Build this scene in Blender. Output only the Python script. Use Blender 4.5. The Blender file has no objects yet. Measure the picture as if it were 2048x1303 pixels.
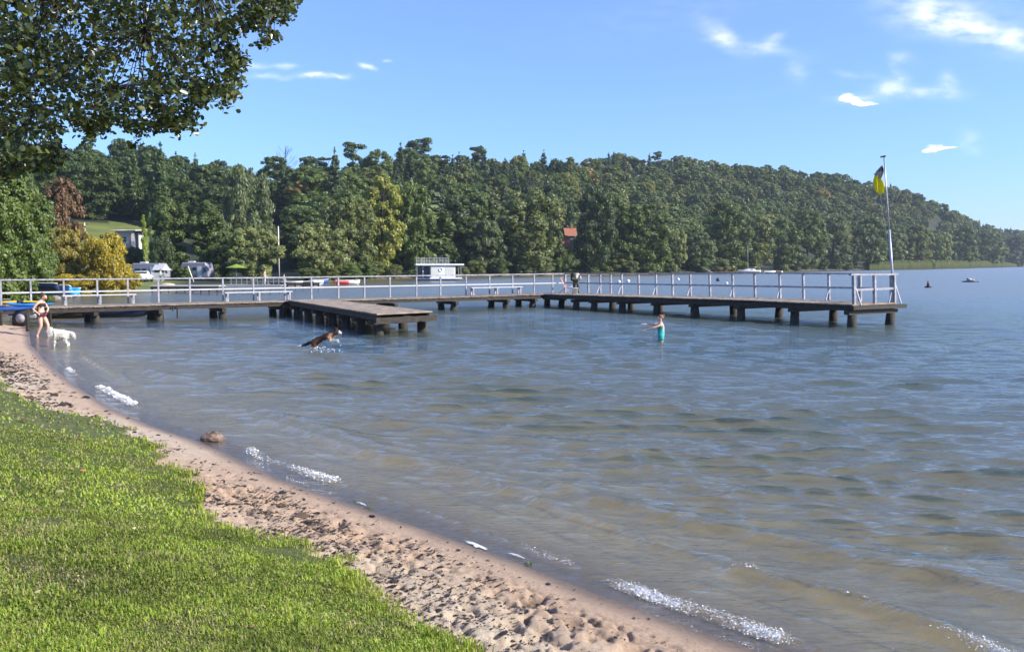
import bpy, bmesh, math, random
import numpy as np
from mathutils import Vector, Matrix
R = math.radians
S = bpy.context.scene
COL = S.collection

# ------------------------------------------------------------------ camera, sky, sun, exposure
CAMH = 2.75; FPX = 1774.0; YH = 527.0
PITCH = math.atan((651.5 - YH) / FPX)
cam = bpy.data.objects.new('camera', bpy.data.cameras.new('camera')); COL.objects.link(cam)
cam.location = (0, 0, CAMH); cam.rotation_euler = (math.pi/2 - PITCH, 0, 0)
cam.data.sensor_width = 36; cam.data.lens = FPX / 2048 * 36
cam.data.clip_start = 0.05; cam.data.clip_end = 8000
S.camera = cam
SUN_DIR = Vector((0.92, -0.26, 0.60)).normalized()
sun = bpy.data.objects.new('sun', bpy.data.lights.new('sun', 'SUN')); COL.objects.link(sun)
sun.data.energy = 4.6; sun.data.angle = R(0.5); sun.data.color = (1.0, 0.93, 0.82)
sun.rotation_euler = SUN_DIR.to_track_quat('Z', 'Y').to_euler()
S.view_settings.view_transform = 'Standard'; S.view_settings.look = 'None'
S.view_settings.exposure = 0.84; S.view_settings.gamma = 1
W = bpy.data.worlds.new('World'); S.world = W; W.use_nodes = True
def build_world():
    nt = W.node_tree; N = nt.nodes; L = nt.links; N.clear()
    def nd(t, **k):
        n = N.new(t)
        for a, b in k.items(): setattr(n, a, b)
        return n
    def mth(op, a, b=None, c=None, clamp=False):
        n = nd('ShaderNodeMath', operation=op); n.use_clamp = clamp
        for i, v in enumerate((a, b, c)):
            if v is None: continue
            if isinstance(v, (int, float)): n.inputs[i].default_value = v
            else: L.new(v, n.inputs[i])
        return n.outputs[0]
    out = nd('ShaderNodeOutputWorld'); bg = nd('ShaderNodeBackground')
    sky = nd('ShaderNodeTexSky'); sky.sky_type = 'NISHITA'; sky.sun_disc = False
    sky.sun_elevation = math.asin(SUN_DIR.z); sky.sun_rotation = math.atan2(SUN_DIR.x, SUN_DIR.y)
    sky.altitude = 150; sky.air_density = 1.0; sky.dust_density = 0.0; sky.ozone_density = 2.6
    tint = nd('ShaderNodeMix', data_type='RGBA', blend_type='MULTIPLY'); tint.inputs[0].default_value = 1
    L.new(sky.outputs[0], tint.inputs[6])
    tc0 = nd('ShaderNodeTexCoord'); sp0 = nd('ShaderNodeSeparateXYZ'); L.new(tc0.outputs['Generated'], sp0.inputs[0])
    hr = nd('ShaderNodeValToRGB'); L.new(sp0.outputs[2], hr.inputs[0]); e = hr.color_ramp.elements   # clear blue air right down to the skyline
    e[0].position = 0; e[0].color = (.40,.54,.80,1); e[1].position = .42; e[1].color = (.82,.88,1.14,1); x = e.new(.12); x.color = (.51,.67,.96,1)
    L.new(hr.outputs[0], tint.inputs[7])
    tc = nd('ShaderNodeTexCoord'); sp = nd('ShaderNodeSeparateXYZ'); L.new(tc.outputs['Generated'], sp.inputs[0])
    yy = mth('MAXIMUM', sp.outputs[1], 0.02)
    U = mth('DIVIDE', sp.outputs[0], yy); V = mth('DIVIDE', sp.outputs[2], yy)
    front = mth('GREATER_THAN', sp.outputs[1], 0.02)
    # softly warped coordinates so that every cloud has a wispy outline
    cmb = nd('ShaderNodeCombineXYZ'); L.new(U, cmb.inputs[0]); L.new(V, cmb.inputs[1])
    nz = nd('ShaderNodeTexNoise'); L.new(cmb.outputs[0], nz.inputs['Vector']); nz.inputs['Scale'].default_value = 22; nz.inputs['Detail'].default_value = 6
    nz2 = nd('ShaderNodeTexNoise'); st_ = nd('ShaderNodeMapping'); st_.inputs['Scale'].default_value = (.45,1.2,1); st_.inputs['Rotation'].default_value = (0,0,R(8)); L.new(cmb.outputs[0], st_.inputs[0]); L.new(st_.outputs[0], nz2.inputs['Vector']); nz2.inputs['Scale'].default_value = 75; nz2.inputs['Detail'].default_value = 5
    sp2 = nd('ShaderNodeSeparateXYZ'); L.new(nz.outputs['Color'], sp2.inputs[0])
    puff = nd('ShaderNodeTexNoise'); L.new(cmb.outputs[0], puff.inputs['Vector']); puff.inputs['Scale'].default_value = 95; puff.inputs['Detail'].default_value = 5; puff.inputs['Roughness'].default_value = .6
    sp3 = nd('ShaderNodeSeparateXYZ'); L.new(nz2.outputs['Color'], sp3.inputs[0])
    Uw = mth('ADD', U, mth('MULTIPLY', mth('SUBTRACT', sp2.outputs[0], 0.5), 0.035))
    Vw = mth('ADD', V, mth('MULTIPLY', mth('SUBTRACT', sp2.outputs[1], 0.5), 0.018))
    total = None
    # px, py, half width, half height, tilt, strength, softness
    CL = [(1860,48,85,30,12,.48,1.5),(1960,80,125,20,16,.48,1.5),(1880,30,140,50,16,.20,1.6),(2110,108,110,20,10,.45,1.4),
          (1445,85,40,17,35,.50,1.5),(1500,102,75,9,8,.30,1.4),(1532,92,20,13,-40,.40,1.5),(1588,150,20,18,50,.22,1.5),
          (1765,183,28,18,-30,.48,1.5),(1830,190,68,11,3,.38,1.4),(1785,160,12,26,-25,.30,1.4),(1878,175,20,16,-25,.45,1.5),(1790,122,22,9,12,.30,1.4),(1700,156,40,6,10,.18,1.4),
          (1690,203,24,9,6,1.5,.7),(1716,210,30,5.5,5,1.4,.7),(1700,205,40,9,4,.5,1.3),
          (1860,301,28,6.5,-6,1.2,.8),(1885,296,22,4,2,.9,.9),(1842,307,12,4,0,.9,.9),(1926,286,17,18,40,.28,1.5),
          (518,143,26,6,3,.40,1.3),(578,143,20,4,-4,.42,1.2),(548,161,34,5,2,.48,1.2),(630,158,30,5,3,.62,1.2),(644,158,14,3,2,.35,1.2),(684,158,18,4,5,.50,1.2),(740,146,14,4,10,.55,1.2),(733,143,7,3,20,.3,1.2),(780,136,6,2.5,0,.32,1.2),(1340,40,200,40,-8,.05,1.5)]
    for px, py, a, b, t, st, soft in CL:
        cu, cv = (px-1024)/FPX, (YH-py)/FPX; a /= FPX; b /= FPX; ct, sn = math.cos(R(-t)), math.sin(R(-t))
        du = mth('SUBTRACT', Uw, cu); dv = mth('SUBTRACT', Vw, cv)
        if soft < 1.1:
            du = mth('SUBTRACT', mth('ADD', U, mth('MULTIPLY', mth('SUBTRACT', sp3.outputs[0], 0.5), 0.030)), cu)
            dv = mth('SUBTRACT', mth('ADD', V, mth('MULTIPLY', mth('SUBTRACT', sp3.outputs[1], 0.5), 0.012)), cv)
        p = mth('ADD', mth('MULTIPLY', du, ct/a), mth('MULTIPLY', dv, sn/a))
        q = mth('ADD', mth('MULTIPLY', du, -sn/b), mth('MULTIPLY', dv, ct/b))
        d2 = mth('ADD', mth('MULTIPLY', p, p), mth('MULTIPLY', q, q))
        e = mth('EXPONENT', mth('MULTIPLY', d2, -1.0))
        if soft > 1.05: e = mth('MULTIPLY', e, st*.85)
        else: e = mth('MULTIPLY', mth('MULTIPLY', mth('SUBTRACT', mth('MULTIPLY', e, mth('ADD', mth('MULTIPLY', puff.outputs[0], 1.9), .05)), .34), 2.4, None, True), st)
        total = e if total is None else mth('ADD', total, e)
    streak = nd('ShaderNodeMapRange'); L.new(nz2.outputs[0], streak.inputs[0])
    streak.inputs[1].default_value = .32; streak.inputs[2].default_value = .68; streak.inputs[3].default_value = .15; streak.inputs[4].default_value = 1.15
    fac = mth('MULTIPLY', mth('MULTIPLY', total, streak.outputs[0]), front)
    fac = mth('MINIMUM', fac, 0.96)
    mix = nd('ShaderNodeMix', data_type='RGBA'); L.new(fac, mix.inputs[0]); L.new(tint.outputs[2], mix.inputs[6])
    mix.inputs[7].default_value = (7.2, 7.1, 7.2, 1)
    L.new(mix.outputs[2], bg.inputs[0]); bg.inputs[1].default_value = 0.132
    L.new(bg.outputs[0], out.inputs[0])
build_world()
S.cycles.max_bounces = 6; S.cycles.transparent_max_bounces = 12; S.cycles.caustics_reflective = False; S.cycles.caustics_refractive = False
S.cycles.sample_clamp_indirect = 4

# ------------------------------------------------------------------ helpers
SP, CP = math.sin(PITCH), math.cos(PITCH)
def ray(px, py):
    u = (px-1024)/FPX; v = (651.5-py)/FPX
    return np.array([u, CP + v*SP, -SP + v*CP])
def at(px, py, z=0.0):                       # where the line of sight through a photo pixel meets height z
    d = ray(px, py); t = (z-CAMH)/d[2]; return np.array([d[0]*t, d[1]*t, z])
def atY(px, py, Y):
    d = ray(px, py); t = Y/d[1]; return np.array([d[0]*t, Y, CAMH + d[2]*t])
rs = np.random.RandomState(7)

def mesh_np(name, V, F, mat=None, parent=None, smooth=False, attrs=None, loops=4):
    V = np.asarray(V, np.float32); F = np.asarray(F, np.int32)
    me = bpy.data.meshes.new(name)
    me.vertices.add(len(V)); me.vertices.foreach_set('co', V.ravel())
    me.loops.add(F.size); me.loops.foreach_set('vertex_index', F.ravel())
    me.polygons.add(len(F)); me.polygons.foreach_set('loop_start', np.arange(0, F.size, F.shape[1], dtype=np.int32))
    if smooth: me.polygons.foreach_set('use_smooth', np.ones(len(F), bool))
    me.update(calc_edges=True); 
    for k, v in (attrs or {}).items():
        v = np.asarray(v, np.float32)
        if v.ndim == 1:
            a = me.attributes.new(k, 'FLOAT', 'POINT'); a.data.foreach_set('value', v)
        else:
            a = me.attributes.new(k, 'FLOAT_COLOR', 'POINT'); a.data.foreach_set('color', np.c_[v, np.ones(len(v))].astype(np.float32).ravel())
    if mat: me.materials.append(mat)
    o = bpy.data.objects.new(name, me); COL.objects.link(o)
    if parent: o.parent = parent
    return o
def tag(o, label=None, cat=None, group=None, kind=None):
    if label: o['label'] = label
    if cat: o['category'] = cat
    if group: o['group'] = group
    if kind: o['kind'] = kind
    return o
def thing(name, label, cat, loc=(0,0,0), rz=0, group=None):
    o = bpy.data.objects.new(name, None); COL.objects.link(o); o.empty_display_size = .2
    o.location = [float(c) for c in loc]; o.rotation_euler = (0, 0, rz); return tag(o, label, cat, group)
def copy_tree(o, parent=None):
    c = o.copy(); COL.objects.link(c); c.parent = parent
    for ch in [x for x in o.children]: copy_tree(ch, c)
    return c

class MB:                                     # collects shapes, links them as ONE mesh object
    def __init__(s, off=(0,0,0)): s.v = []; s.f = []; s.m = []; s.off = np.array(off, float); s.mi = 0; s.sm = []
    def add(s, vs, fs, smooth=False):
        b = len(s.v); s.v += [tuple(np.array(p, float)-s.off) for p in vs]
        s.f += [tuple(i+b for i in f) for f in fs]; s.m += [s.mi]*len(fs); s.sm += [smooth]*len(fs); return s
    def box(s, c, d, rz=0, rot=None):
        c = np.array(c, float); h = np.array(d, float)/2
        P = np.array([[x,y,z] for z in (-1,1) for y in (-1,1) for x in (-1,1)])*h
        M = np.array(rot if rot is not None else Matrix.Rotation(rz, 3, 'Z'))
        return s.add(P@M.T + c, [(0,2,3,1),(4,5,7,6),(0,1,5,4),(2,6,7,3),(0,4,6,2),(1,3,7,5)])
    def beam(s, a, b, w, h, up=(0,0,1)):      # rectangular bar a->b, w across, h along up
        a = np.array(a, float); b = np.array(b, float); d = b-a; L = np.linalg.norm(d); x = d/L
        u = np.array(up, float); y = np.cross(u, x); y /= np.linalg.norm(y); z = np.cross(x, y)
        return s.box((a+b)/2, (L, w, h), rot=np.c_[x, y, z])
    def tube(s, pts, rad, n=8, cap=True):
        pts = [np.array(p, float) for p in pts]; rad = rad if hasattr(rad, '__len__') else [rad]*len(pts)
        vs = []; fs = []; prev = None
        for i, p in enumerate(pts):
            t = pts[min(i+1, len(pts)-1)] - pts[max(i-1, 0)]; t /= (np.linalg.norm(t)+1e-9)
            a = prev if prev is not None else np.array([1.,0,0]) if abs(t[0]) < .8 else np.array([0,1.,0])
            a = a - t*np.dot(a, t); a /= np.linalg.norm(a); prev = a; b = np.cross(t, a)
            for k in range(n):
                q = 2*math.pi*k/n; vs.append(p + rad[i]*(math.cos(q)*a + math.sin(q)*b))
        for i in range(len(pts)-1):
            for k in range(n): fs.append((i*n+k, i*n+(k+1)%n, (i+1)*n+(k+1)%n, (i+1)*n+k))
        if cap: fs += [tuple(range(n))[::-1], tuple((len(pts)-1)*n+k for k in range(n))]
        return s.add(vs, fs, True)
    def ball(s, c, r, n=10, m=7, jit=0):
        r = np.array(r if hasattr(r, '__len__') else (r,r,r), float); vs = []; fs = []
        for i in range(m+1):
            ph = math.pi*i/m
            for k in range(n):
                q = 2*math.pi*k/n; j = 1+jit*(random.random()-.5)
                vs.append(np.array(c)+r*j*np.array([math.sin(ph)*math.cos(q), math.sin(ph)*math.sin(q), math.cos(ph)]))
        for i in range(m):
            for k in range(n): fs.append((i*n+k, (i+1)*n+k, (i+1)*n+(k+1)%n, i*n+(k+1)%n))
        return s.add(vs, fs, True)
    def loft(s, secs, cap=True, closed=True, smooth=True):
        n = len(secs[0]); vs = [p for q in secs for p in q]; fs = []
        for i in range(len(secs)-1):
            for k in range(n if closed else n-1): fs.append((i*n+k, i*n+(k+1)%n, (i+1)*n+(k+1)%n, (i+1)*n+k))
        if cap: fs += [tuple(range(n))[::-1], tuple((len(secs)-1)*n+k for k in range(n))]
        return s.add(vs, fs, smooth)
    def build(s, name, mats, parent=None, bevel=0):
        me = bpy.data.meshes.new(name); me.from_pydata(s.v, [], s.f)
        for m in (mats if isinstance(mats, (list, tuple)) else [mats]): me.materials.append(m)
        me.polygons.foreach_set('material_index', s.m); me.polygons.foreach_set('use_smooth', s.sm)
        bm = bmesh.new(); bm.from_mesh(me); bmesh.ops.remove_doubles(bm, verts=bm.verts, dist=1e-5)
        bmesh.ops.recalc_face_normals(bm, faces=bm.faces); bm.to_mesh(me); bm.free(); me.update()
        o = bpy.data.objects.new(name, me); COL.objects.link(o)
        if parent: o.parent = parent
        if bevel:
            b = o.modifiers.new('bevel', 'BEVEL'); b.width = bevel; b.segments = 1; b.limit_method = 'ANGLE'
        return o

def mat(name, col, rough=.7, var=.25, scale=4.0, bump=.0, spec=.5, metal=0, col2=None, trans=0, stretch=(1,1,1), detail=5):
    m = bpy.data.materials.new(name); m.use_nodes = True; nt = m.node_tree; N = nt.nodes; L = nt.links
    b = N['Principled BSDF']; b.inputs['Roughness'].default_value = rough; b.inputs['Specular IOR Level'].default_value = spec
    b.inputs['Metallic'].default_value = metal
    tc = N.new('ShaderNodeTexCoord'); mp = N.new('ShaderNodeMapping'); mp.inputs['Scale'].default_value = stretch
    L.new(tc.outputs['Object'], mp.inputs[0])
    nz = N.new('ShaderNodeTexNoise'); nz.inputs['Scale'].default_value = scale; nz.inputs['Detail'].default_value = detail
    L.new(mp.outputs[0], nz.inputs['Vector'])
    rp = N.new('ShaderNodeValToRGB'); c = np.array(col[:3]); c2 = np.array(col2[:3]) if col2 else None
    rp.color_ramp.elements[0].position = .3; rp.color_ramp.elements[1].position = .7
    lo = c*(1-var); hi = c2 if c2 is not None else np.minimum(c*(1+var), 1)
    rp.color_ramp.elements[0].color = (*lo, 1); rp.color_ramp.elements[1].color = (*hi, 1)
    L.new(nz.outputs[0], rp.inputs[0]); L.new(rp.outputs[0], b.inputs['Base Color'])
    if bump:
        bp = N.new('ShaderNodeBump'); bp.inputs['Strength'].default_value = 1; bp.inputs['Distance'].default_value = bump
        L.new(nz.outputs[0], bp.inputs['Height']); L.new(bp.outputs[0], b.inputs['Normal'])
    return m
M = dict(
 paint = mat('weathered_white_paint', (.27,.27,.30), .65, .3, 6, .003, col2=(.42,.42,.46)),
 bench = mat('white_bench_paint', (.50,.50,.52), .5, .12, 6, .002),
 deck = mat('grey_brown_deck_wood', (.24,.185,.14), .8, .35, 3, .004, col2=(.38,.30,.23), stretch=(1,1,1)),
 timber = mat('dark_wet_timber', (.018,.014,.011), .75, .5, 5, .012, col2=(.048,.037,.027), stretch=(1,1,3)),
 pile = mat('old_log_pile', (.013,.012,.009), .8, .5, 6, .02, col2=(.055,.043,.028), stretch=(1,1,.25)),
 metal = mat('galvanised_metal', (.45,.46,.49), .4, .1, 5, metal=.4),
 dark = mat('dark_rubber', (.02,.02,.022), .6, .3, 8),
 white = mat('white_gelcoat', (.8,.8,.79), .3, .06, 3),
 cream = mat('cream_panel', (.68,.66,.60), .5, .08, 3),
 glass = mat('dark_window', (.02,.03,.05), .08, .2, 2, spec=.8),
 blue = mat('blue_hull', (.03,.10,.38), .35, .15, 3),
 cyan = mat('bright_blue_hull', (.03,.33,.72), .35, .15, 3),
 navy = mat('navy_hull', (.015,.03,.09), .35, .2, 3),
 yellow = mat('yellow_plastic', (.85,.55,.02), .4, .08, 3),
 red = mat('red_hull', (.6,.04,.035), .4, .12, 3),
 orange = mat('salmon_fabric', (.62,.24,.16), .8, .12, 6),
 skin = mat('skin', (.62,.38,.28), .55, .08, 5),
 black = mat('black_fabric', (.018,.016,.02), .8, .3, 12),
 teal = mat('teal_swimsuit', (.02,.36,.34), .6, .15, 12),
 hair = mat('brown_hair', (.10,.04,.02), .6, .4, 20, stretch=(3,3,1)),
 hair2 = mat('light_brown_hair', (.22,.10,.05), .6, .3, 20, stretch=(3,3,1)),
 beige = mat('pale_jacket', (.55,.50,.42), .8, .15, 8),
 camo = mat('camouflage_trousers', (.03,.035,.02), .85, .5, 9, col2=(.17,.17,.10)),
 stone = mat('stone', (.22,.19,.16), .85, .4, 6, .03, col2=(.34,.30,.26)),
 brownrock = mat('mossy_brown_rock', (.12,.07,.045), .85, .5, 14, .02, col2=(.30,.21,.16)),
 rooftile = mat('red_roof_tiles', (.34,.13,.08), .8, .2, 6),
 roofpale = mat('pale_sheet_roof', (.58,.50,.42), .7, .1, 4),
 housewall = mat('white_plaster', (.34,.33,.31), .8, .08, 2),
 caravan = mat('shade_grey_shell', (.27,.26,.31), .4, .1, 2),  # shade on the caravans put into the shell colour; cabin wall shares it
 awning = mat('grey_awning_canvas', (.42,.44,.44), .8, .12, 4),
 lime = mat('lime_canvas', (.20,.30,.03), .7, .1, 4),
 bark = mat('bark', (.05,.038,.028), .9, .45, 5, .03, stretch=(1,1,.3)),
 bucket = mat('white_plastic', (.82,.82,.8), .35, .04, 4),
 pinkblk = mat('dark_wine_red', (.075,.012,.02), .5, .2, 4),
)
def leafmat(name, trans=.35, gloss=.45, wscale=.25):
    m = bpy.data.materials.new(name); m.use_nodes = True; nt = m.node_tree; N = nt.nodes; L = nt.links
    b = N['Principled BSDF']; b.inputs['Roughness'].default_value = gloss; out = N['Material Output']
    oi = N.new('ShaderNodeObjectInfo'); at_ = N.new('ShaderNodeAttribute'); at_.attribute_name = 'tint'
    geo = N.new('ShaderNodeTexCoord'); nz = N.new('ShaderNodeTexNoise'); nz.inputs['Scale'].default_value = wscale; nz.inputs['Detail'].default_value = 3
    L.new(geo.outputs['Object'], nz.inputs['Vector'])
    mr = N.new('ShaderNodeMapRange'); mr.inputs[1].default_value = .3; mr.inputs[2].default_value = .7; mr.inputs[3].default_value = .8; mr.inputs[4].default_value = 1.25
    L.new(nz.outputs[0], mr.inputs[0])
    mx = N.new('ShaderNodeMix'); mx.data_type = 'RGBA'; mx.blend_type = 'MULTIPLY'; mx.inputs[0].default_value = 1
    L.new(oi.outputs['Color'], mx.inputs[6]); L.new(at_.outputs['Color'], mx.inputs[7])
    mv = N.new('ShaderNodeVectorMath'); mv.operation = 'SCALE'; L.new(mx.outputs[2], mv.inputs[0]); L.new(mr.outputs[0], mv.inputs[3])
    L.new(mv.outputs[0], b.inputs['Base Color'])
    tr = N.new('ShaderNodeBsdfTranslucent'); ms = N.new('ShaderNodeMixShader'); ms.inputs[0].default_value = trans
    g = N.new('ShaderNodeVectorMath'); g.operation = 'MULTIPLY'; g.inputs[1].default_value = (1.5,1.5,.6); L.new(mv.outputs[0], g.inputs[0]); L.new(g.outputs[0], tr.inputs[0])
    L.new(b.outputs[0], ms.inputs[1]); L.new(tr.outputs[0], ms.inputs[2]); L.new(ms.outputs[0], out.inputs[0])
    return m
M['leaf'] = leafmat('foliage', .28, .5)
M['nearleaf'] = leafmat('glossy_round_leaves', .22, .28, .9)

# cheap smooth value noise in numpy
def vnoise(x, y, seed=0):
    x = np.asarray(x, float); y = np.asarray(y, float)
    xi = np.floor(x).astype(np.int64); yi = np.floor(y).astype(np.int64); fx = x-xi; fy = y-yi
    fx = fx*fx*(3-2*fx); fy = fy*fy*(3-2*fy)
    def h(a, b):
        n = (a*374761393 + b*668265263 + seed*982451653) & 0x7fffffff
        n = ((n ^ (n >> 13))*1274126177) & 0x7fffffff
        return ((n ^ (n >> 16)) & 0xffff)/65535.0
    return (h(xi,yi)*(1-fx)+h(xi+1,yi)*fx)*(1-fy) + (h(xi,yi+1)*(1-fx)+h(xi+1,yi+1)*fx)*fy
def fbm(x, y, o=4, seed=0):
    s = 0; a = .5
    for i in range(o): s = s + a*(vnoise(x*2**i, y*2**i, seed+i)-.5); a *= .5
    return s

# ------------------------------------------------------------------ lake outline, ground height
NEAR_PX = [(2300,1700),(1760,1400),(1560,1318),(1400,1262),(1200,1190),(1000,1112),(850,1058),(700,1008),(560,958),(450,905),(395,882),(300,850),(220,815),(150,770),(90,722),(62,690),(58,665),(52,652),(20,650),(-60,650)]
near = [at(x,y)[:2] for x,y in NEAR_PX]
FAR_PX = [(-60,592),(60,592),(200,586),(290,584),(340,578),(440,573),(560,569),(640,563),(720,560),(800,556),(900,553.5),(1000,551.5),(1100,550.5),(1200,549.5),(1300,548),(1400,545.5),(1500,543.5),(1600,541.3),(1700,539.5),(1760,539),(1850,537.2),(1930,535.3),(2000,533.6),(2060,532.6),(2200,531.6)]
far = [at(x,y)[:2] for x,y in FAR_PX]
hidden = [(-27,44),(-31,50),(-36,57),(-44,66)]
LK = [(1300,-400),(60,-30),(22,-9),(9,-1)] + [tuple(p) for p in near] + hidden + [tuple(p) for p in far] + [(1400,1500),(2200,1300)]
LK = np.array(LK, float); N_NEAR = 4+len(near)
def sdist(P, poly):
    P = np.asarray(P, float); best = np.full(len(P), 1e18); idx = np.zeros(len(P), int); inside = np.zeros(len(P), bool)
    n = len(poly)
    for i in range(n):
        a = poly[i]; b = poly[(i+1) % n]; e = b-a; w = P-a
        t = np.clip((w@e)/(e@e), 0, 1); d = ((w - t[:,None]*e)**2).sum(1)
        k = d < best; best[k] = d[k]; idx[k] = i
        c = ((a[1] > P[:,1]) != (b[1] > P[:,1])); 
        if b[1] != a[1]:
            xi = a[0] + (P[:,1]-a[1])*(b[0]-a[0])/(b[1]-a[1]); inside ^= c & (P[:,0] < xi)
    return np.sqrt(best)*np.where(inside, -1, 1), idx
# crest of the wooded hills: photo column, distance, ground height
_u = (np.array([-900,-100,0,300,480,600,760,900,1050,1150,1210,1350,1500,1700,1800,1900,2005,2060,2300,2700])-1024)/FPX
CREST_D = np.interp; _cd = [300,260,250,270,250,255,270,370,400,400,470,520,560,620,670,720,900,950,1300,1500]
_cz = [22,22,22,24,16,19,20,34,38,36,50,53,55,53,48,39,31,33,29,22]
def hill(X, Y, d):
    D = np.maximum(Y, 1); u = X/D
    cd = np.interp(u, _u, _cd); cz = np.interp(u, _u, _cz)
    sh = np.maximum(D - d*1.0, 40)
    flat = np.interp(u, [-.6,-.42,-.36,-.28,-.2,-.1,.1,.2,.5], [34,34,40,40,22,20,14,8,6])
    t = np.clip((d-flat)/np.maximum(cd-sh-flat, 30), 0, 1)
    g = np.where(u < -.33, t**.75, t*t*(3-2*t)*.55 + t*.45)
    bank = np.interp(d, [0,1.5,6,30], [0,.35,.8,1.4])*np.interp(u, [-.3,-.2], [.32,1])
    beyond = np.clip((D-cd)/250, 0, 1)
    return bank + g*(cz-1.2)*(1-.8*beyond) + 2.0*fbm(X/40, Y/40, 3, 5)*t
GRASS_PX = [(0,748),(30,790),(70,806),(130,828),(200,838),(260,862),(318,898),(322,922),(368,950),(400,985),(392,1022),(440,1052),(520,1073),(610,1092),(690,1130),(740,1182),(830,1240),(900,1285),(985,1330),(1250,1440),(1900,1750)]
def prof(d): return np.interp(d, [-80,-40,-20,-8,-3,-1,0,.5,1.2,2,3.2,5.5,12,60,400], [-3.5,-2.4,-1.05,-.55,-.28,-.11,0,.07,.17,.32,.6,1.12,1.4,2.4,6])
def base_h(X, Y):
    P = np.c_[X, Y]; d, idx = sdist(P, LK)
    isfar = idx >= N_NEAR+1
    zf = np.where(d > 0, hill(X, Y, d), np.interp(d, [-80,-30,-8,0], [-4,-2.5,-1.0,0]))
    z = np.where(isfar & (d > 0), zf, prof(d))
    # blend on the left where the two shores meet behind the jetty
    return z, d, idx
def gz(x, y): return float(base_h(np.array([float(x)]), np.array([float(y)]))[0][0])
def on_ground(px, py, lo=3, hi=1500):
    d = ray(px, py); T = np.geomspace(lo, hi, 1500); z = base_h(d[0]*T, d[1]*T)[0]; k = np.argmax(CAMH + d[2]*T < z)
    return np.array([d[0]*T[k], d[1]*T[k], z[k]])
gpoly = [(-60,30),(-19.5,30)] + [tuple(on_ground(x,y)[:2]) for x,y in GRASS_PX] + [(9,-6),(30,-20),(30,-60),(-60,-60)]
GP = np.array(gpoly, float)
# ------------------------------------------------------------------ ground sheet
def polar(angs, radii):
    A, Rr = np.meshgrid(angs, radii); X = Rr*np.sin(A); Y = Rr*np.cos(A)
    nr, na = A.shape; i = np.arange(nr-1)[:,None]*na + np.arange(na-1)[None,:]
    F = np.stack([i, i+na, i+1+na, i+1], -1).reshape(-1, 4)[:, ::-1]
    return X.ravel(), Y.ravel(), F
angs = np.radians(np.r_[-180:-38:4, -38:36:.16, 36:180.1:4])
rad = np.r_[np.array([.02,.5,1,1.5,2,2.4]), np.geomspace(2.7, 14, 620), np.geomspace(14.1, 48, 260), np.geomspace(48.9, 4000, 230)]
GX, GY, GF = polar(angs, rad)
GZ, GD, GI = base_h(GX, GY)
gd = sdist(np.c_[GX, GY], GP)[0]
gd = gd + .60*fbm(GX*3.1, GY*3.1, 4, 11) 
nearm = np.hypot(GX, GY) < 60
sandw = np.clip((GD-.28)/.4, 0, 1)*np.clip((3.2-GD)/1.0, 0, 1)*np.clip(gd/.12+.6, 0, 1)*nearm
dry = np.clip(vnoise(GX*.9, GY*.9, 3)*1.9-.35, 0, 1)
pits = np.maximum(0, vnoise(GX*9, GY*9, 21)-.60)
pits2 = np.maximum(0, vnoise(GX*19, GY*19, 22)-.5)
mounds = fbm(GX*4, GY*4, 4, 30)
DZ = sandw*(-.24*pits*(.25+dry) - .10*pits2*(.4+dry) + .055*mounds*(.4+dry) + .038*fbm(GX*17, GY*17, 4, 40)*(0.35+dry))
GZ = GZ + DZ + nearm*np.clip(-gd/.15, 0, 1)*.035
GZ = GZ + nearm*(GD < 0)*(.05*fbm(GX*.9, GY*.9, 3, 8)*np.clip(-GD/2, 0, 1))
grassm = np.clip(-gd/.06, 0, 1)*nearm
isfar = ((GI >= N_NEAR+1) | (np.hypot(GX, GY) > 60)) & (GD > 0)
u_ = GX/np.maximum(GY, 1)
meadow = isfar*np.clip((-.36-u_)/.03, 0, 1)*(GZ-CAMH < .046*GY)
meadow = np.maximum(meadow, isfar*np.clip((5-GD)/3, 0, 1)*np.where(u_ < -.3, .7, .15))
wet = np.clip(1-(GZ-.005)/.035 + .5*fbm(GX*2, GY*2, 3, 70), 0, 1)
gcol = np.c_[grassm, wet, isfar.astype(float)]
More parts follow.
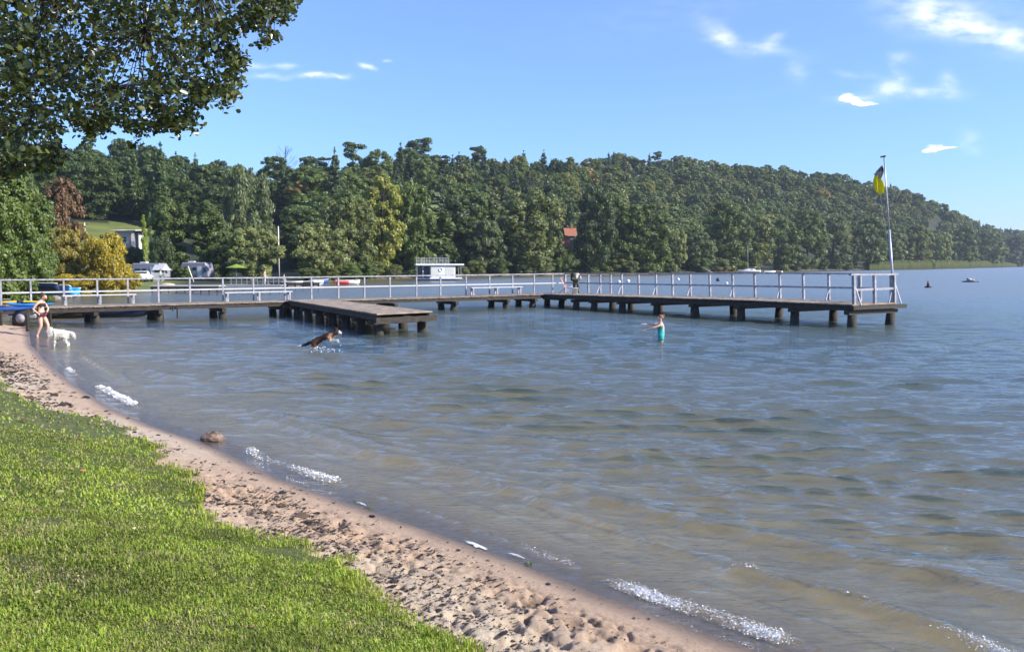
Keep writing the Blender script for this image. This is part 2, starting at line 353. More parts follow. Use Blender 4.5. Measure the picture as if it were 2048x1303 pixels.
def ground_mat():
    m = bpy.data.materials.new('shore_ground'); m.use_nodes = True; nt = m.node_tree; N = nt.nodes; L = nt.links; b = N['Principled BSDF']
    tc = N.new('ShaderNodeTexCoord')
    def nz(s, d=6, r=.6):
        n = N.new('ShaderNodeTexNoise'); n.inputs['Scale'].default_value = s; n.inputs['Detail'].default_value = d; n.inputs['Roughness'].default_value = r; L.new(tc.outputs['Object'], n.inputs[0]); return n.outputs[0]
    def ramp(f, st):
        r = N.new('ShaderNodeValToRGB'); e = r.color_ramp.elements
        while len(e) < len(st): e.new(.5)
        for k, (p, c) in enumerate(st): e[k].position = p; e[k].color = (*c, 1)
        L.new(f, r.inputs[0]); return r.outputs[0]
    def mix(f, a, c):
        x = N.new('ShaderNodeMix'); x.data_type = 'RGBA'
        L.new(f, x.inputs[0]); L.new(a, x.inputs[6]); L.new(c, x.inputs[7]); return x.outputs[2]
    z = N.new('ShaderNodeAttribute'); z.attribute_name = 'zone'; sp = N.new('ShaderNodeSeparateColor'); L.new(z.outputs['Color'], sp.inputs[0])
    pa = N.new('ShaderNodeAttribute'); pa.attribute_name = 'pale'
    md = N.new('ShaderNodeAttribute'); md.attribute_name = 'meadow'
    sand = ramp(nz(35, 8, .75), [(.30,(.25,.16,.105)),(.45,(.47,.325,.22)),(.70,(.60,.44,.31))])
    sandp = ramp(nz(40, 8, .75), [(.28,(.30,.23,.16)),(.45,(.56,.46,.34)),(.72,(.68,.58,.45))])
    sand = mix(pa.outputs['Fac'], sand, sandp)
    wets = ramp(nz(18, 6), [(.3,(.16,.105,.07)),(.7,(.25,.175,.115))])
    soil = ramp(nz(6, 6), [(.3,(.06,.075,.018)),(.55,(.11,.13,.03)),(.75,(.20,.18,.07))])
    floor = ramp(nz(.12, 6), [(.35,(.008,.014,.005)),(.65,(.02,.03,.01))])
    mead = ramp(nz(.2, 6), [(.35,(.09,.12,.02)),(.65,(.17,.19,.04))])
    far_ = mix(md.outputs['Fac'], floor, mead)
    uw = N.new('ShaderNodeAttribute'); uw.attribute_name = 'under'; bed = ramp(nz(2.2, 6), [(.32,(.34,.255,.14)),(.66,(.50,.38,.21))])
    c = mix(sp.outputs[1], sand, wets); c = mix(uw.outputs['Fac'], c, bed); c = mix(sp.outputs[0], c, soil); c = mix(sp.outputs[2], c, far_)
    L.new(c, b.inputs['Base Color'])
    rr = N.new('ShaderNodeMapRange'); L.new(sp.outputs[1], rr.inputs[0]); rr.inputs[3].default_value = .9; rr.inputs[4].default_value = .32; L.new(rr.outputs[0], b.inputs['Roughness'])
    bp = N.new('ShaderNodeBump'); bp.inputs['Distance'].default_value = .022; bp.inputs['Strength'].default_value = 1; L.new(nz(45, 8, .85), bp.inputs['Height']); L.new(bp.outputs[0], b.inputs['Normal'])
    return m
pale = np.clip(vnoise(GX*.8+5, GY*.8, 77)*1.5-.2, 0, 1)*np.clip(1.15-np.abs(gd-.2)/.8, 0, 1)
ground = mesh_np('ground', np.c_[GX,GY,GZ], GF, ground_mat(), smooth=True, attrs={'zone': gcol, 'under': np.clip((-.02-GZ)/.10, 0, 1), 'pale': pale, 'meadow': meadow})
tag(ground, kind='structure')

# ------------------------------------------------------------------ water sheet with real waves
wang = np.radians(np.r_[-88:-36:1.5, -36:36:.115, 36:100:1.5])
wrad = np.r_[np.geomspace(3.2, 60, 820), np.geomspace(60.6, 1400, 240)]
WX, WY, WF = polar(wang, wrad)
wz0, WD, WI = base_h(WX, WY)
depth = np.clip(-wz0, 0, 5)
rr_ = np.hypot(WX, WY); cell = rr_*.0042 + 1e-3
H = np.zeros_like(WX); DX = 0*H; DY = 0*H; rw = np.random.RandomState(3)
off = np.clip(-WD, 0, 60)                                    # metres off the shore
chop = np.clip(off/4.5, .16, 1)*np.clip(rr_/12, .7, 1)
wx = WX + .5*fbm(WX*.35, WY*.35, 2, 60); wy = WY + .5*fbm(WX*.35+9, WY*.35, 2, 61)
for k in range(64):
    lam = .17*(9.0**(k/63.0))*(.9+.2*rw.rand()); th = R(258 + rw.randn()*17)
    kx, ky = 2*math.pi/lam*math.cos(th), 2*math.pi/lam*math.sin(th); ph = rw.rand()*6.28
    a = .0092*lam**.80*(1.75-1.52*k/63)*np.clip((lam/(cell*3.2)-1), 0, 1)
    pp_ = kx*wx + ky*wy + ph; H += a*np.sin(pp_); DX += 1.5*a*math.cos(th)*np.cos(pp_); DY += 1.5*a*math.sin(th)*np.cos(pp_)
grp = .55 + .9*vnoise(WX*.22, WY*.45, 90)
H = H*chop*grp*1.25
# swell turning parallel to the beach, rising into small crests near the sand
al = (WX*(-.65) + WY*.76)                                    # along-shore coordinate
dn = off + .55*(vnoise(al*.33, off*.2, 51)-.5)*2*np.clip((off-.5)/2, .06, 1)
foam = np.zeros_like(H)
def _al(px, py): p = at(px, py, 0); return p[0]*(-.65)+p[1]*.76
def _win1(al):                                            # stretches of the shore where the first small wave is breaking
    w = 0*al + .34
    for a, b, s_ in [((1620,1310),(1190,1150),1.0),((1190,1150),(1010,1078),.55),((690,972),(450,900),.75),((285,812),(205,770),.8),((150,748),(105,735),.6)]:
        a0, a1 = _al(*a), _al(*b); w = np.maximum(w, s_*np.clip((al-a0)/.3, 0, 1)*np.clip((a1-al)/.3, 0, 1))
    return w
for d0, A, w, seed, fo in [(.09,.004,.03,11,.5),(.40,.045,.10,1,1.0),(1.35,.10,.20,2,.75),(2.35,.10,.26,3,.12),(3.6,.06,.30,4,.0),(5.0,.055,.35,5,.0),(6.6,.05,.38,6,0),(8.4,.05,.42,7,0),(10.4,.045,.5,8,0),(12.8,.045,.55,9,0),(15.5,.04,.6,10,0)]:
    c = d0 + (.35 if d0 > 1 else .12)*(vnoise(al*.22, 0*al, 100+seed)-.5)*2
    win = np.clip(vnoise(al*(.42 if d0 > 2 else .3), 0*al+seed, 200+seed)*2.4-.75, 0, 1) if d0 > 1 else _win1(al)
    if d0 in (1.35, 2.35): win = np.maximum(win, np.clip((_al(1420,1120)-al+(d0-1.35)*.9)/.5, 0, 1)*(.75+.5*vnoise(al*1.2, 0*al, 250)))
    x = (dn-c); prof_ = np.where(x < 0, np.exp(-(x/(w*.55))**2), np.exp(-(x/(w*1.5))**2))
    H += A*win*prof_*(rr_ < 45)
    if fo:
        edge = np.exp(-((x+w*.15)/(w*(1.0 if d0 < 1 else .45)))**2)*np.clip(win*1.5-.45, 0, 1)*(1.0 if d0 < 1 else np.clip((_al(1400,1115)-al)/.4, 0, 1))
        foam = np.maximum(foam, fo*edge*(np.clip(vnoise(al*1.7, off*5, 300+seed)*1.7-.1, 0, 1) if d0 > 1 else np.clip(vnoise(al*1.7, off*5, 300+seed)*1.4+.15, 0, 1)))
foam = foam*(WI < N_NEAR+1)*(rr_ < 45)*(off > .02)
near_edge = np.clip(off/.35, 0, 1)
H = H*np.where(WD > 0, .0, near_edge*.9+.1)*np.where(WI >= N_NEAR+1, np.clip(off/12, .1, 1), 1)
def water_mat():
    m = bpy.data.materials.new('lake_water'); m.use_nodes = True; nt = m.node_tree; N = nt.nodes; L = nt.links
    N.clear(); out = N.new('ShaderNodeOutputMaterial')
    tc = N.new('ShaderNodeTexCoord')
    def nz(s, st, d=4):
        mp = N.new('ShaderNodeMapping'); mp.inputs['Scale'].default_value = st; mp.inputs['Rotation'].default_value = (0,0,R(-12)); L.new(tc.outputs['Object'], mp.inputs[0])
        n = N.new('ShaderNodeTexNoise'); n.inputs['Scale'].default_value = s; n.inputs['Detail'].default_value = d; n.inputs['Distortion'].default_value = .4; L.new(mp.outputs[0], n.inputs['Vector']); return n.outputs[0]
    b1 = N.new('ShaderNodeBump'); b1.inputs['Distance'].default_value = .045; b1.inputs['Strength'].default_value = 1; L.new(nz(9.5, (.6,1.6,1), 6), b1.inputs['Height'])
    b2 = N.new('ShaderNodeBump'); b2.inputs['Distance'].default_value = .30; b2.inputs['Strength'].default_value = 1; L.new(nz(.9, (.7,1.3,1), 4), b2.inputs['Height']); L.new(b1.outputs[0], b2.inputs['Normal'])
    fa = N.new('ShaderNodeAttribute'); fa.attribute_name = 'farness'; L.new(fa.outputs['Fac'], b2.inputs['Strength'])
    ge = N.new('ShaderNodeNewGeometry'); dt = N.new('ShaderNodeVectorMath'); dt.operation = 'DOT_PRODUCT'; L.new(ge.outputs['Incoming'], dt.inputs[0]); L.new(b2.outputs[0], dt.inputs[1])
    def m1(op, a, b_=None, cl=False):
        q = N.new('ShaderNodeMath'); q.operation = op; q.use_clamp = cl
        for i_, v_ in enumerate((a, b_)):
            if v_ is None: continue
            if isinstance(v_, (int, float)): q.inputs[i_].default_value = v_
            else: L.new(v_, q.inputs[i_])
        return q.outputs[0]
    fres = m1('ADD', m1('MULTIPLY', m1('POWER', m1('SUBTRACT', 1.0, m1('ABSOLUTE', dt.outputs['Value']), True), 3.7), .965), .035, True)   # Schlick, the same from above and below
    gl = N.new('ShaderNodeBsdfGlossy'); rgh = N.new('ShaderNodeMapRange'); L.new(fa.outputs['Fac'], rgh.inputs[0]); rgh.inputs[3].default_value = .035; rgh.inputs[4].default_value = .36; L.new(rgh.outputs[0], gl.inputs['Roughness']); L.new(b2.outputs[0], gl.inputs['Normal'])
    tp = N.new('ShaderNodeBsdfTransparent'); tp.inputs[0].default_value = (.93,.95,.90,1)
    df = N.new('ShaderNodeBsdfDiffuse'); df.inputs[0].default_value = (.105,.145,.125,1)
    da = N.new('ShaderNodeAttribute'); da.attribute_name = 'murk'
    body = N.new('ShaderNodeMixShader'); L.new(da.outputs['Fac'], body.inputs[0]); L.new(tp.outputs[0], body.inputs[1]); L.new(df.outputs[0], body.inputs[2])
    mx = N.new('ShaderNodeMixShader'); L.new(fres, mx.inputs[0]); L.new(body.outputs[0], mx.inputs[1]); L.new(gl.outputs[0], mx.inputs[2])
    fo = N.new('ShaderNodeAttribute'); fo.attribute_name = 'foam'
    v = N.new('ShaderNodeTexNoise'); v.inputs['Scale'].default_value = 30; v.inputs['Detail'].default_value = 6; v.inputs['Roughness'].default_value = .8; L.new(tc.outputs['Object'], v.inputs[0])
    ad = N.new('ShaderNodeMath'); ad.operation = 'MULTIPLY_ADD'; L.new(fo.outputs['Fac'], ad.inputs[0]); ad.inputs[1].default_value = .36; L.new(v.outputs[0], ad.inputs[2])
    th = N.new('ShaderNodeMapRange'); L.new(ad.outputs[0], th.inputs[0]); th.inputs[1].default_value = .74; th.inputs[2].default_value = .84; th.inputs[4].default_value = .9
    fd = N.new('ShaderNodeBsdfDiffuse'); fd.inputs[0].default_value = (.80,.80,.80,1)
    m2 = N.new('ShaderNodeMixShader'); L.new(th.outputs[0], m2.inputs[0]); L.new(mx.outputs[0], m2.inputs[1]); L.new(fd.outputs[0], m2.inputs[2])
    L.new(m2.outputs[0], out.inputs[0]); return m
murk = (1-np.exp(-depth*.85))*.97
farn = np.clip((rr_-30)/60, 0, 1)*np.where(WI >= N_NEAR+1, np.clip(off/25, .12, 1), 1)
hz_ = chop*grp*1.25*np.where(WD > 0, 0, near_edge)
water = mesh_np('water', np.c_[WX+DX*hz_,WY+DY*hz_,H], WF, water_mat(), smooth=True, attrs={'murk': murk, 'foam': foam, 'farness': farn})
tag(water, kind='structure')

# ------------------------------------------------------------------ lawn blades
def sample_px(n, x0, x1, y0, y1, rs):
    """ground points spread evenly in plan inside a rough trapezoid of the beach"""
    px = rs.uniform(x0, x1, n); py = rs.uniform(y0, y1, n); P = np.array([at(a, b, .6)[:2] for a, b in zip(px, py)]); return P
def blades():
    V = []; Fc = []; T = []; base = 0
    tot = 0
    for (r0, r1, n, hgt, wd) in [(2.6, 5.2, 110000, .040, .0034), (5.2, 8.5, 150000, .040, .0046), (8.5, 14, 90000, .042, .0075), (14, 30, 50000, .045, .015)]:
        rr = np.sqrt(rs.uniform(r0**2, r1**2, n)); th = np.radians(rs.uniform(-42, 12, n))
        X = rr*np.sin(th); Y = rr*np.cos(th); P = np.c_[X, Y]
        k = sdist(P, GP)[0] + .60*fbm(X*3.1, Y*3.1, 4, 11)
        keep = k < rs.uniform(-.16, .06, n); X, Y, k = X[keep], Y[keep], k[keep]; n = len(X)
        bare = vnoise(X*1.1, Y*1.1, 5)*.6 + vnoise(X*4, Y*4, 6)*.4
        keep = rs.rand(n) > np.clip((bare-.58)*3.5, 0, .8 if r0 < 8 else .35); X, Y, bare, k = X[keep], Y[keep], bare[keep], k[keep]; n = len(X)
        Z = base_h(X, Y)[0] + .03
        az = rs.uniform(0, 6.28, n); ln = hgt*.85*rs.uniform(.5, 1.4, n)*(1.25-.5*bare)*(1+.5*(k > -.15)); bend = rs.uniform(.15, 1.0, n)
        fx, fy = np.cos(az), np.sin(az); w = wd*rs.uniform(.7, 1.3, n)
        mid = np.c_[X+fx*ln*bend*.3, Y+fy*ln*bend*.3, Z+ln*.6]; tip = np.c_[X+fx*ln*bend, Y+fy*ln*bend, Z+ln*(1-.45*bend)]
        s = np.c_[-fy*w, fx*w, 0*w]; b0 = np.c_[X, Y, Z-.01]
        vs = np.stack([b0-s, b0+s, mid+s*.8, mid-s*.8, tip+s*.12, tip-s*.12], 1)
        dryp = np.clip(vnoise(X*2.2, Y*2.2, 9)*1.8-.95, 0, 1)
        g = rs.rand(n); patch = vnoise(X*1.6, Y*1.6, 14)
        tus = vnoise(X*7, Y*7, 19); ln = ln*(.6+.8*tus); mid = np.c_[X+fx*ln*bend*.3, Y+fy*ln*bend*.3, Z+ln*.6]; tip = np.c_[X+fx*ln*bend, Y+fy*ln*bend, Z+ln*(1-.45*bend)]; vs = np.stack([b0-s, b0+s, mid+s*.8, mid-s*.8, tip+s*.12, tip-s*.12], 1)
        c = np.c_[.225+.17*g*g, .30+.12*g, .026+.03*g]*(.30+.75*patch+.55*tus)[:,None]
        dead = (rs.rand(n) < .10+.55*dryp)[:,None]; c = np.where(dead, np.c_[.42+0*g, .36+0*g, .17+0*g]*(.6+.6*g)[:,None], c)
        yel = ((k > -.12) & (rs.rand(n) < .55))[:,None]; c = np.where(yel, np.c_[.34+0*g, .40+0*g, .04+0*g], c)
        i = base + np.arange(n)[:,None]*6
        Fc.append(np.concatenate([i+[0,1,2,3], i+[3,2,4,5]])); V.append(vs.reshape(-1, 3)); T.append(np.repeat(c, 6, 0)); base += n*6
    return np.concatenate(V), np.concatenate(Fc), np.concatenate(T)
def attr_leaf(name, attr='tint', rough=.5, trans=.35):
    m = bpy.data.materials.new(name); m.use_nodes = True; nt = m.node_tree; N = nt.nodes; L = nt.links; b = N['Principled BSDF']
    a = N.new('ShaderNodeAttribute'); a.attribute_name = attr; L.new(a.outputs['Color'], b.inputs['Base Color']); b.inputs['Roughness'].default_value = rough
    t = N.new('ShaderNodeBsdfTranslucent'); L.new(a.outputs['Color'], t.inputs[0]); ms = N.new('ShaderNodeMixShader'); ms.inputs[0].default_value = trans
    L.new(b.outputs[0], ms.inputs[1]); L.new(t.outputs[0], ms.inputs[2]); L.new(ms.outputs[0], N['Material Output'].inputs[0]); return m
gm = attr_leaf('grass_blades', trans=.4, rough=.55)
bv, bf, bt = blades()
grass = mesh_np('grass', bv, bf, gm, attrs={'tint': bt}); tag(grass, 'short bright green lawn grass on the bank above the sand', 'grass', kind='stuff')

# ------------------------------------------------------------------ bits of weed, bark and leaves lying on the sand and lawn
def litter(name, n, region, size, cols, seed, label, cat, zoff=.006, curl=.4):
    r = np.random.RandomState(seed); rr = np.sqrt(r.uniform(region[0]**2, region[1]**2, n)); th = np.radians(r.uniform(region[2], region[3], n))
    X = rr*np.sin(th); Y = rr*np.cos(th); z, d, idx = base_h(X, Y); g = sdist(np.c_[X,Y], GP)[0]
    if region[4] == 'sand': 
        dens = np.clip(vnoise(X*1.5, Y*1.5, 33)*1.2+vnoise(X*6, Y*6, 34)*1.6-.9, .04, 1)*2.2*np.clip((d-.35)/1.0, .05, 1)
        keep = (g > .0) & (d > .12) & (d < 4.5) & (r.rand(n) < dens)
    else: keep = (g < -.1) & (d > 1)
    X, Y, z, rr, d, g = X[keep], Y[keep], z[keep], rr[keep], d[keep], g[keep]; n = len(X)
    if region[4] == 'sand':                                  # follow the trodden surface
        k = np.clip(np.round((np.interp(rr, rad, np.arange(len(rad))))), 0, len(rad)-1).astype(int); a = np.arctan2(X, Y)
        j = np.clip(np.round(np.interp(a, angs, np.arange(len(angs)))), 0, len(angs)-1).astype(int); z = GZ[k*len(angs)+j]
    else: z = z+.05
    az = r.uniform(0, 6.28, n); L_ = size*np.exp(r.randn(n)*.5)*np.clip(rr/8, .8, 2.2); w = L_*r.uniform(.22, .6, n)
    fx, fy = np.cos(az), np.sin(az); tl = r.uniform(-.5, .5, n)
    c0 = np.c_[X, Y, z+zoff+.1*L_]; a_ = np.c_[fx*L_, fy*L_, L_*tl*.5]; b_ = np.c_[-fy*w, fx*w, w*r.uniform(-.6, .6, n)]
    up = np.c_[0*X, 0*X, L_*curl*r.rand(n)]
    vs = np.stack([c0-a_, c0-a_*.4-b_-up*.3, c0+a_*.4-b_*.8, c0+a_, c0+a_*.3+b_, c0-a_*.5+b_*.8, c0+up], 1)
    i = np.arange(n)[:,None]*7
    F = np.concatenate([i+[k, (k+1) % 6, 6] for k in range(6)])
    c = np.array(cols)[r.randint(0, len(cols), n)]*r.uniform(.6, 1.3, n)[:,None]
    o = mesh_np(name, vs.reshape(-1,3), F, attr_leaf(name+'_mat', trans=.1, rough=.8), attrs={'tint': np.repeat(c, 7, 0)}); return tag(o, label, cat, kind='stuff')
litter('beach_debris', 110000, (4, 30, -38, 22, 'sand'), .014, [(.035,.024,.018),(.05,.035,.025),(.09,.06,.04),(.02,.018,.015),(.16,.11,.07)], 5, 'small dark bits of weed, bark and twigs scattered over the trodden sand', 'beach debris')
litter('beach_debris', 70000, (4, 11, -38, 22, 'sand'), .0105, [(.035,.024,.018),(.05,.035,.025),(.09,.06,.04),(.02,.018,.015)], 15, 'finer dark crumbs of weed and bark over the nearest sand', 'beach debris')
litter('fallen_leaves', 700, (3, 16, -40, 10, 'lawn'), .012, [(.30,.16,.07),(.40,.30,.14),(.10,.06,.04),(.5,.42,.25)], 6, 'small dry brown leaves fallen on the lawn', 'fallen leaves')

# pebbly foam bubbles along the breaking line
def foam_bits():
    r = np.random.RandomState(12); pick = np.where((foam > .25) & (rr_ < 26))[0]; w = foam[pick]**2*cell[pick]**2
    ii = r.choice(pick, 6500, p=w/w.sum()); P = np.c_[WX[ii]+r.randn(6500)*.02, WY[ii]+r.randn(6500)*.02, H[ii]]
    s = .0026*np.exp(r.randn(6500)*.6)*np.clip(rr_[ii]/9, .8, 1.8)
    o = np.array([[1,0,0],[0,1,0],[-1,0,0],[0,-1,0],[0,0,1],[0,0,-.4]]); fc = np.array([[0,1,4],[1,2,4],[2,3,4],[3,0,4],[1,0,5],[2,1,5],[3,2,5],[0,3,5]])
    V = P[:,None,:] + o[None]*s[:,None,None]*np.array([1.5,1.2,.8]) + np.array([0,0,.004]); F = (np.arange(6500)[:,None,None]*6 + fc[None]).reshape(-1,3)
    m = mat('white_foam', (.85,.85,.86), .35, .03, 5)
    return tag(mesh_np('foam', V.reshape(-1,3), F, m, smooth=True), 'white bubbles of foam along the small breaking waves', 'foam', kind='stuff')
foam_bits()
def foam_patch(px, py, L_, Wd, seed, label):
    r = np.random.RandomState(seed); c = at(px, py, .02); mb = MB(); n = 26; d = np.array([.66,-.75]); e = np.array([.75,.66])
    rim = []
    for k in range(n):
        q = 2*math.pi*k/n; j = 1+1.1*(r.rand()-.5)
        p = c[:2] + d*math.cos(q)*L_*j + e*math.sin(q)*Wd*j; rim.append((p[0], p[1], max(gz(*p), 0)+.008))
    mid = (*c[:2], max(gz(*c[:2]), 0)+.022)
    mb.add(rim+[mid], [(k, (k+1) % n, n) for k in range(n)], True)
    o = mb.build('foam_patch', mat('foam_patch', (.8,.8,.82), .5, .1, 25, .004)); tag(o, label, 'foam')
foam_patch(952, 1086, .14, .035, 1, 'largest white patch of foam left on the wet sand at the water edge')
foam_patch(1035, 1108, .11, .014, 2, 'thin white streak of foam on the wet sand right of the larger patch')
foam_patch(722, 1004, .09, .012, 3, 'small thin foam streak on the wet sand beyond the green weed scraps')
# ------------------------------------------------------------------ trees: each a trunk with limbs and a leafy crown
def leafcloud(C, Rd, n, size, r, flat=.0, droop=0, tw=.45):
    """n leaf-cluster faces near the surface of every clump (centre C, radii Rd)"""
    C = np.asarray(C, float); Rd = np.asarray(Rd, float); m = len(C); k = r.randint(0, m, n)
    area = Rd[:,0]*Rd[:,2]; k = r.choice(m, n, p=area/area.sum())
    d = r.randn(n, 3); d /= np.linalg.norm(d, axis=1)[:,None]; low = d[:,2] < -.6; d[low, 2] *= -1
    rad_ = .60+.40*r.rand(n)**.6+.22*(r.rand(n) < .25)*r.rand(n); p = C[k] + d*Rd[k]*rad_[:,None]
    nrm = d + r.randn(n, 3)*tw; nrm /= np.linalg.norm(nrm, axis=1)[:,None]
    a = np.cross(nrm, r.randn(n, 3)); a /= np.linalg.norm(a, axis=1)[:,None]; b = np.cross(nrm, a)
    if droop: a = a*(1-droop) + np.array([0,0,-1])*droop; a /= np.linalg.norm(a, axis=1)[:,None]
    s = size*np.exp(r.randn(n)*.3)[:,None]
    ln = 1.0 + droop*1.2
    V = np.stack([p-a*s*ln, p+b*s*.62+a*s*.1, p+a*s*ln*.95+nrm*s*.15, p-b*s*.62-a*s*.15], 1).reshape(-1, 3)
    F = np.arange(n*4).reshape(-1, 4)
    ct = (.86+.28*r.rand(m))[k]; t = (ct*(.82+.36*r.rand(n)))[:,None]*np.ones((1,3)); t[:,0] *= (1+.25*(r.rand(n)-.5)); 
    return V, F, np.repeat(t, 4, 0)
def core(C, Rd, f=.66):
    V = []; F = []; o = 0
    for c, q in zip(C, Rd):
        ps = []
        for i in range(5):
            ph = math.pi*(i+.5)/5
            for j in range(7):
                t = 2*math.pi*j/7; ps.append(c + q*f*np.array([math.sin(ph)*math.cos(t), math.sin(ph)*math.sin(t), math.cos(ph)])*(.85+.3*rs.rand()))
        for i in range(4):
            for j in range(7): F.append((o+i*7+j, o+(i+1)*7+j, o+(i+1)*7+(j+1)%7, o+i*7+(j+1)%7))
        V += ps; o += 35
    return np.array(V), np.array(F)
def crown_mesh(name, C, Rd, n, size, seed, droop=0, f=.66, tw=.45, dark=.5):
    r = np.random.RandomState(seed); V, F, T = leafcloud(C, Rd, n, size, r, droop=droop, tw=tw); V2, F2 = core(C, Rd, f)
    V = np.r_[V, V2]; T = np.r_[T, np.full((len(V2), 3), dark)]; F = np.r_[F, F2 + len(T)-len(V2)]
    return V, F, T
def blobs(kind, seed):
    """clump layout for a tree of height 1 and spread about the given width (both scaled later)"""
    r = np.random.RandomState(seed); C = []; Q = []
    if kind in ('round', 'oval', 'bush', 'willow', 'birch', 'column'):
        n = {'round': 120, 'oval': 105, 'bush': 60, 'willow': 120, 'birch': 85, 'column': 22}[kind]
        w, z0, zc, q = {'round': (.35,.03,.5,.062), 'oval': (.26,.03,.5,.055), 'bush': (.50,.02,.45,.13), 'willow': (.47,.02,.5,.072), 'birch': (.24,.10,.55,.047), 'column': (.13,.04,.5,.09)}[kind]
        while len(C) < n:
            z = r.uniform(z0, .97); t = (z-zc)/(.97-zc) if z > zc else (zc-z)/(zc-z0)
            wr = w*math.sqrt(max(0, 1-t**2.2))*(1.0 if z > zc else (1-.25*t))
            if kind == 'willow': wr *= 1+.15*math.sin(z*14+seed)
            an = r.uniform(0, 6.28); rr = wr*(r.rand()**.38); s = q*r.uniform(.6, 1.6)*(1-.35*max(0, (z-.75)/.25))
            C.append((rr*math.cos(an), rr*math.sin(an), z-s*.3)); Q.append((s, s, s*(1.5 if kind in ('birch',) else .85)))
    elif kind == 'spruce':
        for i in range(15):
            z = .08+.88*i/15; wr = .20*(1-z)**.9+.01; m = max(3, int(8*(1-z))+2)
            for j in range(m):
                an = 6.28*j/m + r.rand(); rr = wr*r.uniform(.45, .85); s = wr*.42+.012
                C.append((rr*math.cos(an), rr*math.sin(an), z-.02*r.rand())); Q.append((s, s, .038))
        C.append((0,0,.97)); Q.append((.012,.012,.045))
    elif kind == 'pine':
        for i in range(24):
            z = r.uniform(.42, .96); wr = .15*math.sin(min(1, (z-.35)/.35)*1.6)*(1.15-z*.5); an = r.uniform(0, 6.28); rr = wr*r.uniform(.3, 1)
            s = r.uniform(.045, .085); C.append((rr*math.cos(an), rr*math.sin(an), z)); Q.append((s, s, s*.55))
    elif kind == 'bare':
        for i in range(26):
            z = r.uniform(.4, .98); an = r.uniform(0, 6.28); rr = .16*r.rand(); C.append((rr*math.cos(an), rr*math.sin(an), z)); Q.append((.03,.03,.03))
    return np.array(C), np.array(Q)
def trunk_verts(kind, C, seed, mb):
    r = random.Random(seed)
    top = {'spruce': .97, 'pine': .9, 'bush': .35, 'willow': .5, 'column': .7}.get(kind, .72); rb = {'bush': .022, 'willow': .03, 'column': .02, 'birch': .013, 'pine': .016, 'spruce': .016}.get(kind, .024)
    mb.tube([(0,0,-.04),(0,0,.02),(.006,.004,top*.5),(0,0,top)], [rb*1.5, rb*1.05, rb*.7, rb*.15], 7)
    if kind != 'spruce':
        for k in r.sample(range(len(C)), min(11, len(C))):
            c = C[k]; z = max(.08, min(c[2]-.12, top*.85)); mb.tube([(0,0,z), (c[0]*.5, c[1]*.5, z+(c[2]-z)*.6), tuple(c)], [rb*.4, rb*.24, rb*.08], 5)
PROTO = {}
def proto(kind, seed, n, size):
    key = (kind, seed)
    C, Q = blobs(kind, seed); V, F, T = crown_mesh(kind, C, Q, n, size, seed+50, droop={'willow': .35, 'birch': .6, 'spruce': .25}.get(kind, 0), f={'spruce': .7, 'pine': .45, 'birch': .5}.get(kind, .66), tw=.5)
    me = mesh_np('crown_source', V, F, M['leaf'], attrs={'tint': T}); cm = me.data; bpy.data.objects.remove(me)
    mb = MB(); trunk_verts(kind, C, seed, mb); t = mb.build('trunk_source', M['bark']); tm = t.data; bpy.data.objects.remove(t)
    PROTO[key] = (cm, tm)
NV = {'round': 4, 'oval': 3, 'bush': 2, 'willow': 2, 'birch': 2, 'spruce': 3, 'pine': 2, 'column': 1}
for kd, cnt in NV.items():
    for s in range(cnt): proto(kd, s+1, {'column': 2600, 'spruce': 5200, 'pine': 2600}.get(kd, 12500), {'spruce': .015, 'pine': .015, 'birch': .0105, 'bush': .017, 'column': .02, 'willow': .0125}.get(kd, .0122))
cnt_tree = [0]
CATN = {'round': 'broadleaf_tree', 'oval': 'broadleaf_tree', 'bush': 'leafy_bush', 'willow': 'willow_tree', 'birch': 'birch_tree', 'spruce': 'spruce_tree', 'pine': 'pine_tree', 'column': 'columnar_thuja'}
NATW = {'round': .80, 'oval': .62, 'bush': 1.15, 'willow': 1.0, 'birch': .54, 'spruce': .46, 'pine': .36, 'column': .38}
def tree(kind, x, y, h, w, col, label, group=None, seed=None, z=None):
    cnt_tree[0] += 1; sd = (seed if seed is not None else cnt_tree[0]) % NV[kind] + 1
    cm, tm = PROTO[(kind, sd)]; z = gz(x, y) if z is None else z
    o = thing(CATN[kind], label, 'bush' if kind in ('bush',) else 'tree', (x, y, z-.1), (cnt_tree[0]*2.399) % 6.28, group)
    s = (w/NATW[kind], w/NATW[kind], h)
    for nm, me in (('trunk', tm), ('crown', cm)):
        c = bpy.data.objects.new(nm, me); COL.objects.link(c); c.parent = o; c.scale = s
        if nm == 'crown': c.color = (*col, 1)
    return o
G_ = dict(bright=(.135,.19,.035), mid=(.085,.115,.028), dark=(.048,.07,.020), olive=(.125,.14,.045), pale=(.19,.205,.075), yellow=(.42,.33,.03), ochre=(.24,.19,.04), ygreen=(.20,.20,.035), brown=(.15,.085,.045), grey=(.12,.14,.065), conifer=(.045,.065,.025), lime=(.25,.33,.02), hillg=(.095,.125,.032), hillo=(.14,.145,.04), hilld=(.06,.088,.024), autumn=(.20,.15,.035))
G = {k: (v[0]*1.36, v[1]*1.42, v[2]*1.30) if k not in ('yellow','lime','bright') else v for k, v in G_.items()}
